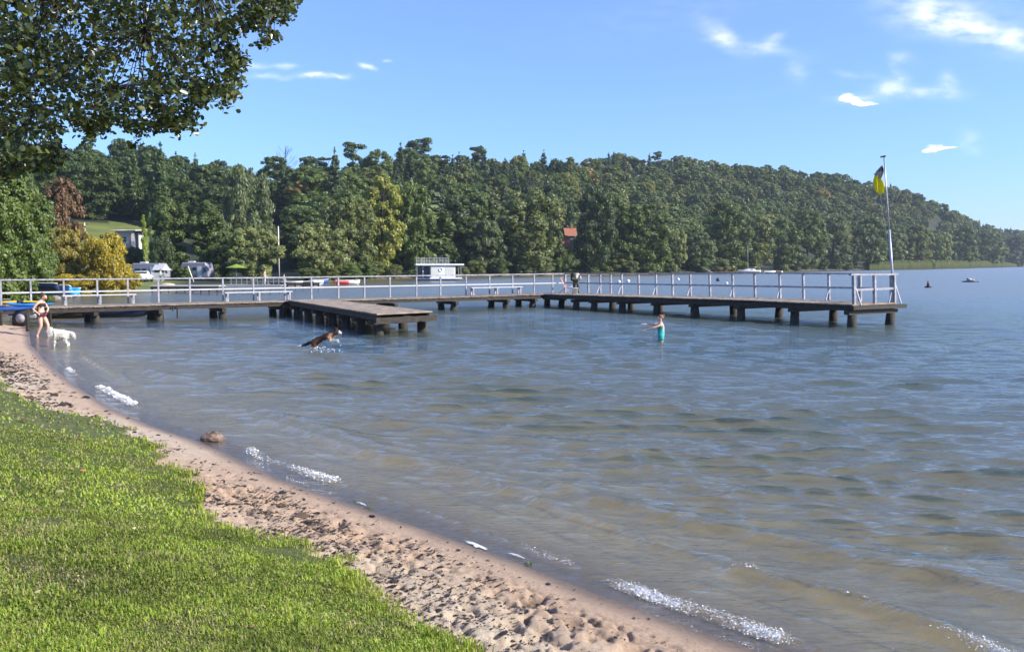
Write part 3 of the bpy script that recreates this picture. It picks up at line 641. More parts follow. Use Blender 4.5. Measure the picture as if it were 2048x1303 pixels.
# px, distance, top y, width px, kind, colour, label   (front row and landmarks, read off the photograph)
ROW = [
 (-40,56,330,170,'round','bright','tall bright green tree cut by the left edge beyond the kayaks'),
 (28,60,350,150,'round','bright','bushy bright green tree at the far left behind the kayaks'),
 (72,74,372,95,'oval','mid','mid green tree between the bright left edge tree and the brown tree'),
 (60,66,440,90,'bush','bright','low bright green bush behind the blue boats on the left bank'),
 (10,88,300,140,'round','mid','tall dark green tree directly under the overhanging branches'),
 (133,98,352,88,'round','brown','reddish brown autumn tree above the yellow bush'),
 (122,84,448,88,'willow','ochre','ochre leafed thin willow left of the bright yellow bush'),
 (160,86,456,80,'willow','ochre','ochre and yellow willow crown between two yellow bushes'),
 (216,83,462,88,'bush','yellow','bright yellow round willow bush hanging over the water'),
 (140,80,545,100,'bush','yellow','low yellow willow shrub behind the left bench of the jetty'),
 (258,86,540,56,'bush','yellow','small yellow bush at the foot of the tall yellow bush'),
 (268,138,492,52,'bush','dark','dark bush on the slope just below the hillside cabin'),
 (291,165,430,12,'column','lime','small lime green thuja beside the hillside cabin'),
 (304,168,424,9,'column','mid','slim dark green thuja right of the lime green thuja'),
 (347,135,397,90,'oval','mid','mid green tree behind the grey caravan'),
 (326,128,470,56,'bush','dark','dark bush under the tree behind the grey caravan'),
 (372,127,530,32,'bush','bright','small bright bush between the caravan and the camper van'),
 (422,136,398,86,'oval','mid','green tree above the camper van'),
 (455,132,470,60,'round','mid','rounded green tree just right of the camper van tree'),
 (508,129,452,112,'willow','pale','round pale olive willow above the grey landing dock'),
 (496,190,330,112,'birch','grey','tall drooping birch rising behind the pale olive willow'),
 (600,235,360,60,'oval','autumn','small ochre autumn tree in the dark woods'),
 (640,150,440,110,'willow','pale','pale olive willow left of the tall yellowish tree'),
 (700,153,392,128,'willow','olive','wide olive willow on the shore left of the yellowish tree'),
 (668,149,500,70,'bush','mid','bright edged bush at the water below the olive willow'),
 (765,162,347,98,'oval','ygreen','tall yellowish green tree behind the houseboat, left side'),
 (742,157,520,70,'bush','olive','low olive bush on the waterline left of the houseboat'),
 (828,176,358,82,'round','bright','bright green round tree left of the houseboat roof'),
 (905,205,385,120,'round','dark','broad dark green tree above the houseboat'),
 (968,198,436,84,'willow','grey','grey green willow right of the houseboat'),
 (962,216,384,100,'round','mid','rounded mid green tree behind the grey green willow'),
 (1060,204,374,136,'round','olive','large lumpy olive green tree left of the red roofed house'),
 (1040,196,500,62,'bush','pale','pale yellowish bush on the shore left of the fisherman'),
 (1082,199,470,58,'oval','bright','bright green tree edge beside the red roofed house'),
 (1128,213,492,60,'bush','mid','leafy green bush in front of the red roofed house'),
 (1119,213,462,20,'column','mid','narrow green tree before the left half of the red roofed house'),
 (1190,238,366,92,'round','dark','dark green tree right of the red roofed house'),
 (1228,226,384,120,'round','mid','tall leafy tree behind the white buoys'),
 (1232,212,514,60,'bush','olive','light olive bush on the shore above the two white buoys'),
 (1270,216,520,34,'bush','mid','small green bush right of the light olive shore bush'),
 (1298,230,402,110,'round','hillg','broad green tree right of the tall leafy tree'),
 (1352,228,458,48,'willow','pale','small pale drooping willow on the shore'),
 (1398,250,462,66,'round','grey','grey green shore tree above the fallen trunk'),
 (1452,284,400,110,'round','hillg','wide green shore tree left of the sailing boat'),
 (1508,292,425,90,'round','olive','olive green tree right behind the mast'),
 (1562,306,436,84,'round','mid','shore tree right of the small white motorboat'),
 (1612,322,418,88,'round','hillg','tall green tree on the shore left of the jetty end'),
 (1665,340,428,84,'oval','grey','grey green shore tree before the reed bed begins'),
 (1700,362,440,66,'round','dark','dark rounded tree left of the flagpole'),
 (1738,372,432,76,'round','hillg','green tree standing directly left of the flagpole'),
 (1782,395,446,60,'round','grey','silvery tree right behind the flagpole'),
 (1832,425,448,66,'round','hillo','olive tree behind the reed bed'),
 (1880,440,462,44,'willow','pale','pale willow with a drooping side at the reed bed'),
 (1928,480,452,58,'round','mid','mid green tree near the right end of the reed bed'),
 (1975,540,462,66,'round','hillg','last broad tree above the reed bed'),
 (2030,640,470,60,'round','dark','dark tree at the far right edge'),
]
shD = lambda px: float(np.interp(px, [q[0] for q in FAR_PX], [p[1] for p in far]))
ROW = [(p[0], (shD(p[0])+3.5+(k*7) % 9 if p[0] > 600 and p[1] < shD(p[0])+45 and p[6].find('behind the grey') < 0 and p[6].find('above the houseboat') < 0 and p[6].find('woods') < 0 else p[1]), *p[2:]) for k, p in enumerate(ROW)]
for px, D, ty, wpx, kd, col, lab in ROW:
    x = (px-1024)/FPX*D; z = gz(x, D); top = CAMH + (YH-ty)/FPX*D
    tree(kd, x, D, max(top-z, 1.5), wpx/FPX*D*1.06, G[col], lab)
# bare dead tree on the skyline
def bare_tree():
    D = 262; x = (575-1024)/FPX*D; z = gz(x, D); h = CAMH + (YH-300)/FPX*D - z
    o = thing('bare_tree', 'leafless dead tree standing thinly on the skyline left of the pines', 'tree', (x, D, z)); r = random.Random(4); mb = MB()
    mb.tube([(0,0,0),(.3,0,h*.5),(0,0,h)], [.2,.13,.03], 6); t = mb.build('trunk', M['bark'], o); mb = MB()
    for i in range(26):
        z0 = h*r.uniform(.5, .95); a = r.uniform(0, 6.28); L_ = (h*1.02-z0)*.45+1.2; p = (.1,0,z0); q = (math.cos(a)*L_*.6, math.sin(a)*L_*.6, z0+L_*.6); s = (math.cos(a)*L_, math.sin(a)*L_, z0+L_*1.1)
        mb.tube([p, q, s], [.05,.03,.012], 4); mb.tube([q, (q[0]*1.5, q[1]*.7, q[2]+1.3)], [.04,.015], 4)
    mb.build('branches', M['bark'], o)
bare_tree()
# the hillside woods: the nearest trees one by one, the rest as one far wood
r2 = np.random.RandomState(21); cand = []
rowpts = np.array([((p[0]-1024)/FPX*p[1], p[1], p[3]/FPX*p[1]*.5) for p in ROW])
D = 100.0
while D < 960:
    sp = (7.6 + D*.0105) if D < 250 else max(6.6, 10.2-(D-250)*.05)+D*.003; px = -140 + r2.rand()*60
    while px < 2200:
        x = (px-1024)/FPX*D + r2.uniform(-.35, .35)*sp; y = D + r2.uniform(-.45, .45)*sp; cand.append((x, y, sp)); px += sp*FPX/D
    D += sp*1.02
cand = np.array(cand); hz, hd, hi = base_h(cand[:,0], cand[:,1]); U = cand[:,0]/cand[:,1]; cdist = np.interp(U, _u, _cd)
ok = (hd > 6) & (cand[:,1] < cdist+45) & (hi >= N_NEAR+1)
pxs = U*FPX+1024
ok &= ~((pxs < 300) & ((hz-CAMH < .045*cand[:,1]) | (hd < 60)))                                   # open meadow and camp site on the left
ok &= ~((pxs >= 300) & (pxs < 560) & (hd < 62)) & ~((pxs >= 440) & (pxs < 640) & (hd < 30))
ok &= ~((pxs > 1104) & (pxs < 1154) & (hd < 44))
for x, y, rr in rowpts: ok &= ~((np.hypot(cand[:,0]-x, cand[:,1]-y) < rr*.8))
# hidden behind the front row? keep those whose top still shows
ok &= (pxs > -150) & (pxs < 2190)
idx = np.where(ok)[0]
info = []
for i in idx:
    x, y, sp = cand[i]; px = pxs[i]; f = r2.rand(); con = vnoise(np.array([x/38.]), np.array([y/30.]), 71)[0]
    edge = (cdist[i]-y) < 45
    pc = .10 + .4*(con > .64)*(px < 1200)
    small = 1 if px < 1150 else .72
    if 880 < px < 1110 and y > 300: pc = .6
    if 1190 < px < 1340 and edge: pc = .55
    if 560 < px < 860 and edge: pc = .45
    if px > 1930 and edge: pc = .6
    if f < pc: kd = 'spruce' if r2.rand() < (.8 if not 560 < px < 860 else .4) else 'pine'; h = r2.uniform(15, 21)*small; w = h*(.40 if kd == 'spruce' else .44); col = np.array(G['conifer'])*r2.uniform(.8, 1.5)
    else:
        kd = ['round','round','oval','birch','round'][r2.randint(5)]; h = r2.uniform(12.5, 17.5)*small; w = sp*r2.uniform(1.15, 1.6)
        base = np.array(G[['hillg','hillo','hilld','mid','olive','hillg','autumn' if r2.rand() < .10 else 'hillg'][r2.randint(7)]]); col = base*r2.uniform(.85, 1.25)
    if px < 560 and hd[i] < 175: col = np.array(G['hilld'])*r2.uniform(.8, 1.1)  # leftmost hill trees coloured darker to stand for the shade there
    if edge: h *= r2.uniform(.8, 1.08)*(.84 if 860 < px < 1130 else 1)
    info.append([y, x, hz[i], h, w, kd, tuple(col), px])
info.sort(key=lambda t: t[0])
# drop trees wholly hidden behind nearer ones (their tops stay below the outline of the trees in front)
vis = []; prof_px = np.full(2500, 1e9)
for px, Dd, ty, wpx, kd, col, lab in ROW:
    a, b = int(px-wpx*.33)+150, int(px+wpx*.33)+150; prof_px[max(a,0):b] = np.minimum(prof_px[max(a,0):b], ty+12)
for t in info:
    y, x, z, h, w, kd, col, px = t; ty = YH-(z+h-CAMH)/y*FPX; hw = w/y*FPX*.5; a, b = int(max(px-hw+150, 0)), int(px+hw+150)
    show = np.mean(prof_px[a:b+1] > ty+2)
    if show > .0: vis.append((show*hw*2*min(h/y*FPX, 30), t))
    c, dd = int(max(px-hw*.6+150, 0)), int(px+hw*.6+150); prof_px[c:dd+1] = np.minimum(prof_px[c:dd+1], ty+hw*1.1)
vis.sort(key=lambda t: -t[0]); NTOT = 300 - len(ROW) - 4
# thicket along the water line
sh = []
for k, px in enumerate(np.linspace(610, 2040, 34)):
    px = px + r2.uniform(-14, 14); D = shD(px)+1.2+r2.rand()*1.5
    if 1105 < px < 1150 : continue
    sh.append(px); hpx = r2.uniform(14, 38)*(1 if px < 1700 else .55); x = (px-1024)/FPX*D
    tree('bush', x, D, hpx/FPX*D, hpx*r2.uniform(1.2, 2.0)/FPX*D, np.array(G[['hillg','mid','olive','grey','hilld'][r2.randint(5)]])*r2.uniform(.8, 1.2), 'low leafy bush in the thicket along the far water line', group='bushes along the far water line')
NTOT -= len(sh)
print('hill trees visible', len(vis), 'of', len(info))
def hill_label(kd, px, y):
    side = 'on the far left hill behind the meadow' if px < 480 else 'on the wooded slope behind the willows and the houseboat' if px < 900 else 'on the middle ridge above the red roofed house' if px < 1190 else 'on the long right hand hill' if px < 1760 else 'on the low far end of the hill behind the flagpole'
    return {'round': 'rounded broadleaf tree ', 'oval': 'upright oval broadleaf tree ', 'birch': 'slender drooping birch ', 'spruce': 'pointed dark spruce ', 'pine': 'dark open crowned pine '}[kd] + side
for s, t in vis[:NTOT]:
    y, x, z, h, w, kd, col, px = t; lb = hill_label(kd, px, y)
    tree(kd, x, y, h, w, col, lb, group=lb.replace(' tree ', ' trees ', 1) if ' tree ' in lb else lb+' (woods)', z=z)
# far wood, one mass
def far_wood(rest):
    SRC = {}
    for kd in ('round','oval','birch','spruce','pine'):
        for s in (1, 2):
            C, Q = blobs(kd, s+20); n = 1500
            V, F, T = crown_mesh('w', C, Q, n, {'spruce': .026, 'pine': .03, 'birch': .03}.get(kd, .036), s+90, droop={'birch': .5}.get(kd, 0)); SRC[(kd, s)] = (V, F, T)
    Vs = []; Fs = []; Ts = []; o = 0
    for j, t in enumerate(rest):
        y, x, z, h, w, kd, col, px = t; V, F, T = SRC[(kd, j % 2+1)]; a = j*2.399; ca, sa = math.cos(a), math.sin(a); sc = w/NATW[kd]
        P = np.c_[(V[:,0]*ca-V[:,1]*sa)*sc+x, (V[:,0]*sa+V[:,1]*ca)*sc+y, V[:,2]*h+z]; Vs.append(P); Fs.append(F+o); Ts.append(T*np.array(col)); o += len(P)
    m = attr_leaf('far_foliage', trans=.25, rough=.6)
    return mesh_np('far_wood', np.concatenate(Vs), np.concatenate(Fs), m, attrs={'tint': np.concatenate(Ts)})
rest = [t for s, t in vis[NTOT:]] 
if rest: tag(far_wood(rest), 'distant woods covering the hills behind the nearer trees', 'woods', kind='stuff')

# ------------------------------------------------------------------ overhanging tree at top left
def near_tree():
    r = np.random.RandomState(31)
    poly = np.array([(-700,-700),(560,-700),(620,-200),(600,0),(585,30),(545,55),(575,70),(520,98),(505,60),(470,75),(500,115),(492,150),(480,200),(455,222),(415,205),(400,250),(352,278),(330,255),(300,292),(262,290),(215,262),(175,288),(140,268),(132,320),(85,350),(30,362),(0,372),(-120,400),(-700,420)], float)
    def inside(p):
        d, _ = sdist(p, poly); return d
    px = r.uniform(-420, 620, 9000); py = r.uniform(-420, 400, 9000); d = inside(np.c_[px, py]); dep = r.uniform(6.2, 10.5, 9000)
    keep = (d < -9) & (r.rand(9000) < np.where((px > -40) & (py > -60), .55, .16)*np.where(d > -45, 1.5, 1))
    px, py, dep, d = px[keep], py[keep], dep[keep], d[keep]
    dep = np.where(d > -60, dep*.4+5, dep)
    # the wall of leaves is broken by patches
    hole = vnoise(px/38, py/38, 5)*.6+vnoise(px/16, py/16, 6)*.4; k = (hole < .66) | (px < -40) | (py < -60); px, py, dep, d = px[k], py[k], dep[k], d[k]
    C = np.array([atY(a, b, c) for a, b, c in zip(px, py, dep)]); n = len(C); print('leaf sprays', n)
    zt = gz(-8.6, 7.4); o = thing('alder_tree', 'large dark round leafed tree whose branches hang in from the top left corner', 'tree', (-8.6, 7.4, zt))
    O = np.array([-8.6, 7.4, zt])
    per = 16; m = n*per; c = np.repeat(C, per, 0); spr = np.where(np.repeat(d, per) > -45, .035, .075)
    p = c + r.randn(m, 3)*spr[:,None]*np.array([1.2,1.2,.9]) + np.array([0,0,-.02])
    nrm = r.randn(m, 3) + np.array([.1,-.1,.9]); nrm /= np.linalg.norm(nrm, axis=1)[:,None]
    a = np.cross(nrm, r.randn(m, 3)); a[:,2] -= .6; a -= nrm*(a*nrm).sum(1)[:,None]; a /= np.linalg.norm(a, axis=1)[:,None]; b = np.cross(nrm, a)
    s = (.0205*np.exp(r.randn(m)*.25))[:,None]; fold = nrm*s*.22
    vs = np.stack([p-a*s*1.1, p-a*s*.45-b*s*.85+fold, p+a*s*.5-b*s*.8+fold, p+a*s*1.0, p+a*s*.5+b*s*.8+fold, p-a*s*.45+b*s*.85+fold], 1)
    i = np.arange(m)[:,None]*6; F = np.concatenate([i+[0,1,2,3], i+[0,3,4,5]])
    t = (.6+.7*r.rand(m))[:,None]*np.array([1,1,1.0]); glint = r.rand(m) < .26; t[glint] *= np.array([2.6,2.1,1.5])  # some leaves tinted paler in place of glints on them
    cr = mesh_np('crown', vs.reshape(-1,3)-O, F, M['nearleaf'], o, attrs={'tint': np.repeat(t, 6, 0)}); cr.color = (.048,.066,.02,1)
    mb = MB(); mb.tube([(0,0,-.3),(.05,0,1.2),(.15,.1,3.2),(.1,.2,5.5),(0,.2,8.5)], [.42,.30,.26,.2,.08], 12); mb.build('trunk', M['bark'], o)
    br_ = MB(); hubs = []
    for k in range(20):                                   # main limbs
        e = C[r.randint(n)] - O; h0 = 1.8+3.4*r.rand(); mid = np.array([e[0]*.5, e[1]*.5, h0+(e[2]-h0)*.5+.35]); br_.tube([(0.1,.1,h0), mid, e*.98], [.05,.028,.006], 6)
        for t_ in np.linspace(.3, 1, 8): hubs.append((1-t_)**2*np.array([.1,.1,h0])+2*t_*(1-t_)*mid+t_**2*e)
    hubs = np.array(hubs)
    for k in r.choice(n, min(n, 800), replace=False):
        e = C[k]-O; j = np.argmin(((hubs-e)**2).sum(1)); 
        if np.linalg.norm(hubs[j]-e) < 1.3: br_.tube([hubs[j], (hubs[j]+e)/2+np.array([0,0,.04]), e], [.006,.004,.002], 4, cap=False)
    br_.build('branches', M['bark'], o)
near_tree()
# ------------------------------------------------------------------ the jetty
dA = np.array([.821,.571]); dB = np.array([.572,-.820])
F2 = at(900,620)[:2]*.5 + at(445,637)[:2]*.5                      # a point of the front line of the long arm
E = np.array([14.56, 38.2])                                        # front corner at the far end of the right arm
tt = np.linalg.solve(np.c_[dA, dB], E - F2); Cn = F2 + dA*tt[0]    # inner corner
WA, WB = 2.0, 3.3
LBn = tt[1]; LAn = 34.0
zA = lambda s: .78 + .05*max(0, 1-s/8)                              # s metres back from the corner
zB = lambda t: .84 + .16*min(1, t/16)
J0 = np.array([Cn[0], Cn[1], 0.0])
jetty = thing('wooden_jetty', 'long weathered wooden jetty with pale railings on thick dark log piles, turning a corner', 'jetty', J0)
def JM(): return MB(J0)
def P3(p, z): return np.array([p[0], p[1], z])
def A_(s, w): return Cn - dA*s - dB*w                                # long arm: s back from corner, w towards the lake
def B_(t, w): return Cn + dB*t + dA*w                                # right arm: t from corner, w to the right
def slab(mb, a0, a1, b0, b1, z0, z1, th=.06): pass
rj = random.Random(5)
def planks(name, fn, L0, L1, w0, w1, zf, step=.17):
    mb = JM(); s = L0
    while s < L1:
        g = .012; z = zf(s) + rj.uniform(-.006, .006); e0 = w0 + rj.uniform(-.03, .02); e1 = w1 + rj.uniform(-.02, .03)
        q = [fn(s+g, e0), fn(min(s+step, L1), e0), fn(min(s+step, L1), e1), fn(s+g, e1)]
        vs = [P3(p, z-.05) for p in q] + [P3(p, z) for p in q]
        mb.add(vs, [(0,3,2,1),(4,5,6,7),(0,1,5,4),(1,2,6,5),(2,3,7,6),(3,0,4,7)]); s += step
    return mb.build(name, M['deck'], jetty)
planks('deck', A_, 0, LAn, 0, WA, zA)
planks('deck', B_, -WA+.02-.0, LBn+.15, 0.004, WB, zB)
# platform
PA = [at(756,627,.86)[:2], at(863,622,.86)[:2]]
pb0 = None
def hit_front(px):                                                   # where a line of sight crosses the front line of the long arm
    u = (px-1024)/FPX; M2 = np.array([[dA[0]-u*dA[1]]]); q = (u*Cn[1]-Cn[0])/(dA[0]-u*dA[1]); return Cn + dA*q
PB = [hit_front(575), hit_front(648)]
def Pl(t, w):                                                        # t 0..1 from the arm to the near end, w 0..1 across
    a = PB[0]*(1-w)+PB[1]*w; b = PA[0]*(1-w)+PA[1]*w; return a*(1-t)+b*t
LP = np.linalg.norm(PA[0]-PB[0])
mb = JM(); n = int(LP/.17)
for k in range(n):
    z = .86 + rj.uniform(-.006, .006); q = [Pl((k+.06)/n, -.02), Pl((k+1)/n, -.02), Pl((k+1)/n, 1.02), Pl((k+.06)/n, 1.02)]
    vs = [P3(p, z-.05) for p in q] + [P3(p, z) for p in q]; mb.add(vs, [(0,3,2,1),(4,5,6,7),(0,1,5,4),(1,2,6,5),(2,3,7,6),(3,0,4,7)])
mb.build('platform_deck', M['deck'], jetty)
def stringer(name, p, q, z0, z1, w=.10, h=.22):
    m = JM(); n = 6
    for k in range(n):
        a = p+(q-p)*k/n; b = p+(q-p)*(k+1)/n; m.beam(P3(a, z0+(z1-z0)*k/n + rj.uniform(-.008,.008)), P3(b, z0+(z1-z0)*(k+1)/n+ rj.uniform(-.008,.008)), w, h)
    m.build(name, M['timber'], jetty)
for w in (.10, WA/2, WA-.10): stringer('edge_beam', A_(0.2, w), A_(LAn, w), zA(0)-.17, zA(LAn)-.17)
for w in (.12, WB/2, WB-.12): stringer('edge_beam', B_(-WA+.1, w), B_(LBn+.1, w), zB(0)-.17, zB(LBn)-.175)
for w in (.04, .5, .96): stringer('edge_beam', Pl(.01, w), Pl(.99, w), .69, .69)
stringer('end_beam', Pl(1.005, -.06), Pl(1.005, 1.08), .60, .60, .14, .2)
m = JM(); m.beam(P3(B_(LBn+.22, -.15), .86), P3(B_(LBn+.22, WB+.55), .84), .16, .17); m.build('end_beam', M['timber'], jetty)
m = JM(); m.beam(P3(B_(LBn-.1, -.12), .66), P3(B_(LBn-.1, WB+.05), .66), .2, .2); m.build('end_beam', M['timber'], jetty)
def pile(p, top, r=.2):
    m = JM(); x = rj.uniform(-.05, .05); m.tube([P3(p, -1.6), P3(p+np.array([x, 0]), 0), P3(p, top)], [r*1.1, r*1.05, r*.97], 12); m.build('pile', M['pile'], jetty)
def cap(p, q, z, h=.18):
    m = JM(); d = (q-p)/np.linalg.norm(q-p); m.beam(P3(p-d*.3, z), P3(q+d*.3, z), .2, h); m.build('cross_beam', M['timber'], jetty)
for px in (-30, 42, 190, 320, 446, 568, 600, 790, 912, 1015, 1070, 1128):
    h = hit_front(px); s = float((Cn-h)@dA); z = zA(s)-.37
    cap(A_(s, .15), A_(s, WA-.15), z+.0, .17); pile(A_(s, .22), z-.085); pile(A_(s, WA-.22), z-.085)
for px in (1148, 1184, 1240, 1309, 1385, 1477, 1585, 1700):
    u = (px-1024)/FPX; t = (u*Cn[1]-Cn[0])/(dB[0]-u*dB[1]); t = max(t, -1.4); z = zB(t)-.37
    cap(B_(t, .12), B_(t, WB-.12), z, .17); pile(B_(t, .2), z-.085); pile(B_(t, WB-.2), z-.085)
for k in range(7):
    t = .10 + .86*k/6; cap(Pl(t, .04), Pl(t, .96), .50, .16); pile(Pl(t, .08), .42); pile(Pl(t, .92), .42)
# railing
RH = 1.22
def post(p, z0, h, lean, w=.078, name='rail_post'):
    m = JM(); m.beam(P3(p, z0-.25), np.r_[p+lean*h, z0+h], w, w, up=(dB[0], dB[1], 0)); m.build(name, M['paint'], jetty)
def backA(px):
    u = (px-1024)/FPX; b = A_(0, WA-.05); q = (u*b[1]-b[0])/(dA[0]-u*dA[1]); return b + dA*q
def backB(px):
    b = B_(0, WB-.06); u = (px-1024)/FPX; q = (u*b[1]-b[0])/(dB[0]-u*dB[1]); return b + dB*q
Apx = [-55, 2, 62,128,195,256,317,380,446,507,570,623,677,729,780,833,881,932,979,1025,1068,1105]
Bpx = [1177,1201,1222,1244,1278,1313,1346,1382,1421,1467,1511,1561,1608,1659,1722,1785]
nolean = np.array([0., 0.])
for px in Apx:
    p = backA(px); s = float((Cn-p)@dA); post(p, zA(s), RH-.04, nolean)
corner = B_(-WA+.06, WB-.06); post(corner, zB(0), RH-.02, nolean, .12)
ca = A_(-WB+.06, WA-.05)
tB = lambda p: float((p-Cn)@dB)
lean = lambda t: -dA*(.02+.07*min(1, max(t, 0)/12))
for px in Bpx:
    p = backB(px); t = tB(p); post(p, zB(t), 1.27, lean(t), .10 if px < 1780 else .14)
    if px in (1201,1244,1313,1382,1467,1561,1659,1785):
        m = JM(); a = P3(p, zB(t)+.62) + np.r_[lean(t)*.62, 0]; b = P3(p-dA*.42 + dB*.10, zB(t)+.01)
        m.beam(a, b, .04, .05, up=(dB[0], dB[1], .01)); m.build('brace', M['bench'], jetty)
def rail(name, p, q, z0, z1, w, h, l0=nolean, l1=nolean, hh0=0, hh1=0, mt='paint'):
    m = JM(); m.beam(np.r_[p+l0*hh0, z0+hh0], np.r_[q+l1*hh1, z1+hh1], w, h); m.build(name, M[mt], jetty)
a0 = backA(-70); aEnd = corner
sA0 = float((Cn-a0)@dA)
rail('handrail', a0, backA(623), zA(sA0), zA(20), .12, .062, hh0=RH, hh1=RH); rail('handrail', backA(623), aEnd, zA(20), zB(0), .12, .062, hh0=RH, hh1=RH+.02)
rail('middle_rail', a0, aEnd, zA(sA0), zB(0), .045, .07, hh0=.62, hh1=.62, mt='bench')
bE = B_(LBn+.1, WB-.06)
mid = B_(LBn*.5, WB-.06)
rail('handrail', aEnd, mid, zB(0), zB(LBn*.5), .11, .062, lean(0), lean(LBn*.5), RH+.03, 1.28); rail('handrail', mid, bE, zB(LBn*.5), zB(LBn), .13, .07, lean(LBn*.5), lean(LBn), 1.29, 1.29)
rail('middle_rail', aEnd, bE, zB(0), zB(LBn), .05, .09, lean(0), lean(LBn), .63, .63)
# end frame with its own posts and braces
eF = B_(LBn+.05, .25); eB = B_(LBn+.05, WB-.02); zE = zB(LBn)
for q in (0, .5, 1.0): post(eF*(1-q)+eB*q, zE, 1.24, lean(20), .12)
post(B_(LBn-1.7, WB-.06), zE, 1.24, lean(20), .10)
rail('handrail', eF - dA*.25, eB + dA*.25, zE, zE, .15, .08, lean(20), lean(20), 1.285, 1.27)
rail('middle_rail', eF, eB, zE, zE, .05, .10, lean(20), lean(20), .62, .64)
for q in (0., 1.0):
    p = eF*(1-q)+eB*q; m = JM(); m.beam(np.r_[p+lean(20)*.95, zE+.95], np.r_[p+dA*.32+dB*.12, zE-.05], .05, .05, up=(dB[0], dB[1], .01)); m.build('brace', M['bench'], jetty)
# white benches along the railing
def bench(px0, px1, label, side):
    p, q = backA(px0) + dB*.38, backA(px1) + dB*.38; s = float((Cn-p)@dA); z = zA(s); o = thing('bench', label, 'bench', (p[0], p[1], z), group='white plank benches on the jetty'); off = (p[0], p[1], z)
    m = MB(off); m.beam(P3(p, z+.46), P3(q, z+.46), .34, .05); m.build('seat', M['bench'], o)
    for t in (.04, .5, .96):
        c = p*(1-t)+q*t; m = MB(off)
        for e in (-.12, .12): m.beam(P3(c+dB*e, z+.003), P3(c+dB*e, z+.434), .07, .09, up=(dA[0], dA[1], 0))
        m.beam(P3(c-dB*.15, z+.38), P3(c+dB*.15, z+.38), .05, .07); m.build('leg', M['paint'], o)
bench(122, 268, 'long white plank bench against the jetty railing nearest the shore', 0)
bench(444, 578, 'white plank bench on the jetty just left of the low bathing platform', 0)
bench(934, 1036, 'short white plank bench on the jetty left of the folding chair', 0)

# ------------------------------------------------------------------ flagpole and flag
fp = atY(1791, 560, 40.55); fx, fy = fp[0], 40.55; ft = atY(1768, 313, 40.3)
o = thing('flagpole', 'tall leaning silver flagpole fixed to the end of the jetty', 'flagpole', (fx, fy, .75)); off = np.array((fx, fy, .75)); bot = np.array((fx, fy, .75)); v = ft-bot
m = MB(off); m.tube([bot, bot+v*.52], [.055, .052], 12); m.build('lower_pole', M['metal'], o)
m = MB(off); m.tube([bot+v*.51, ft], [.038, .03], 12); m.build('upper_pole', M['metal'], o)
m = MB(off); m.tube([ft-v*.004, ft+v*.004], [.07,.07], 10); m.beam(ft+np.array([-.16,0,-.02]), ft+np.array([.07,0,.03]), .06, .06); m.build('pole_cap', M['dark'], o)
m = MB(off); m.box(bot+v*.03, (.2,.2,.3)); m.build('clamp', M['paint'], o)
h1 = ft+np.array([-.12,0,-.02])
m = MB(off); m.tube([h1, h1+np.array([-.03,0,-1.5]), bot+v*.35+np.array([-.09,0,0])], .006, 5); m.build('halyard', M['bench'], o)
def flag():
    # limp flag: grid hanging from the halyard, gathered into folds; bands run down its fly
    top = atY(1765, 333, 40.3); NX, NZ = 22, 34; V = []; U_ = []
    right = np.array([1.,0,0])
    for j in range(NZ+1):
        t = j/NZ; z = top[2]-t*1.20
        wdt = np.interp(t, [0,.2,.45,.55,.8,1], [.03,.26,.26,.42,.46,.30]); cx = np.interp(t, [0,.25,.45,.7,1], [0,-.12,-.20,-.10,-.08])
        for i in range(NX+1):
            s = i/NX-.5; x = top[0]+cx+s*wdt*1.15; y = top[1]+.07*math.sin(s*11+t*3)*min(1, t*3+.2) + .04*math.sin(s*23+t*5); zz = z - .10*s*(1-t) - .05*math.cos(s*9)*(t > .8)
            V.append((x, y, zz)); U_.append(t - .06*math.sin(s*6))
    F = [(j*(NX+1)+i, j*(NX+1)+i+1, (j+1)*(NX+1)+i+1, (j+1)*(NX+1)+i) for j in range(NZ) for i in range(NX)]
    c = []
    for u, (k, vv) in zip(U_, enumerate(V)):
        s = (k % (NX+1))/NX-.5
        if u > .40: c.append((.95,.86,.0))
        elif u < .10 or (.10 < u < .26 and s < -.1 and s > -.3): c.append((.03,.03,.035))
        else: c.append((.55,.50,.50))
    m_ = attr_leaf('flag_cloth', trans=.5, rough=.7); V = np.array(V); O = V[0].copy()
    f = mesh_np('flag', V-O, F, m_, smooth=True, attrs={'tint': c}); f.location = O
    md = f.modifiers.new('cloth', 'SOLIDIFY'); md.thickness = .004
    tag(f, 'limp flag with black, pale and bright yellow fields hanging beside the flagpole', 'flag')
    m = MB(O); m.tube([O+np.array([-.36,0,-.38]), O+np.array([-.22,.02,-.40]), O+np.array([-.12,0,-.42])], [.012,.035,.03], 8); m.build('loose_corner', M['black'], f)
flag()
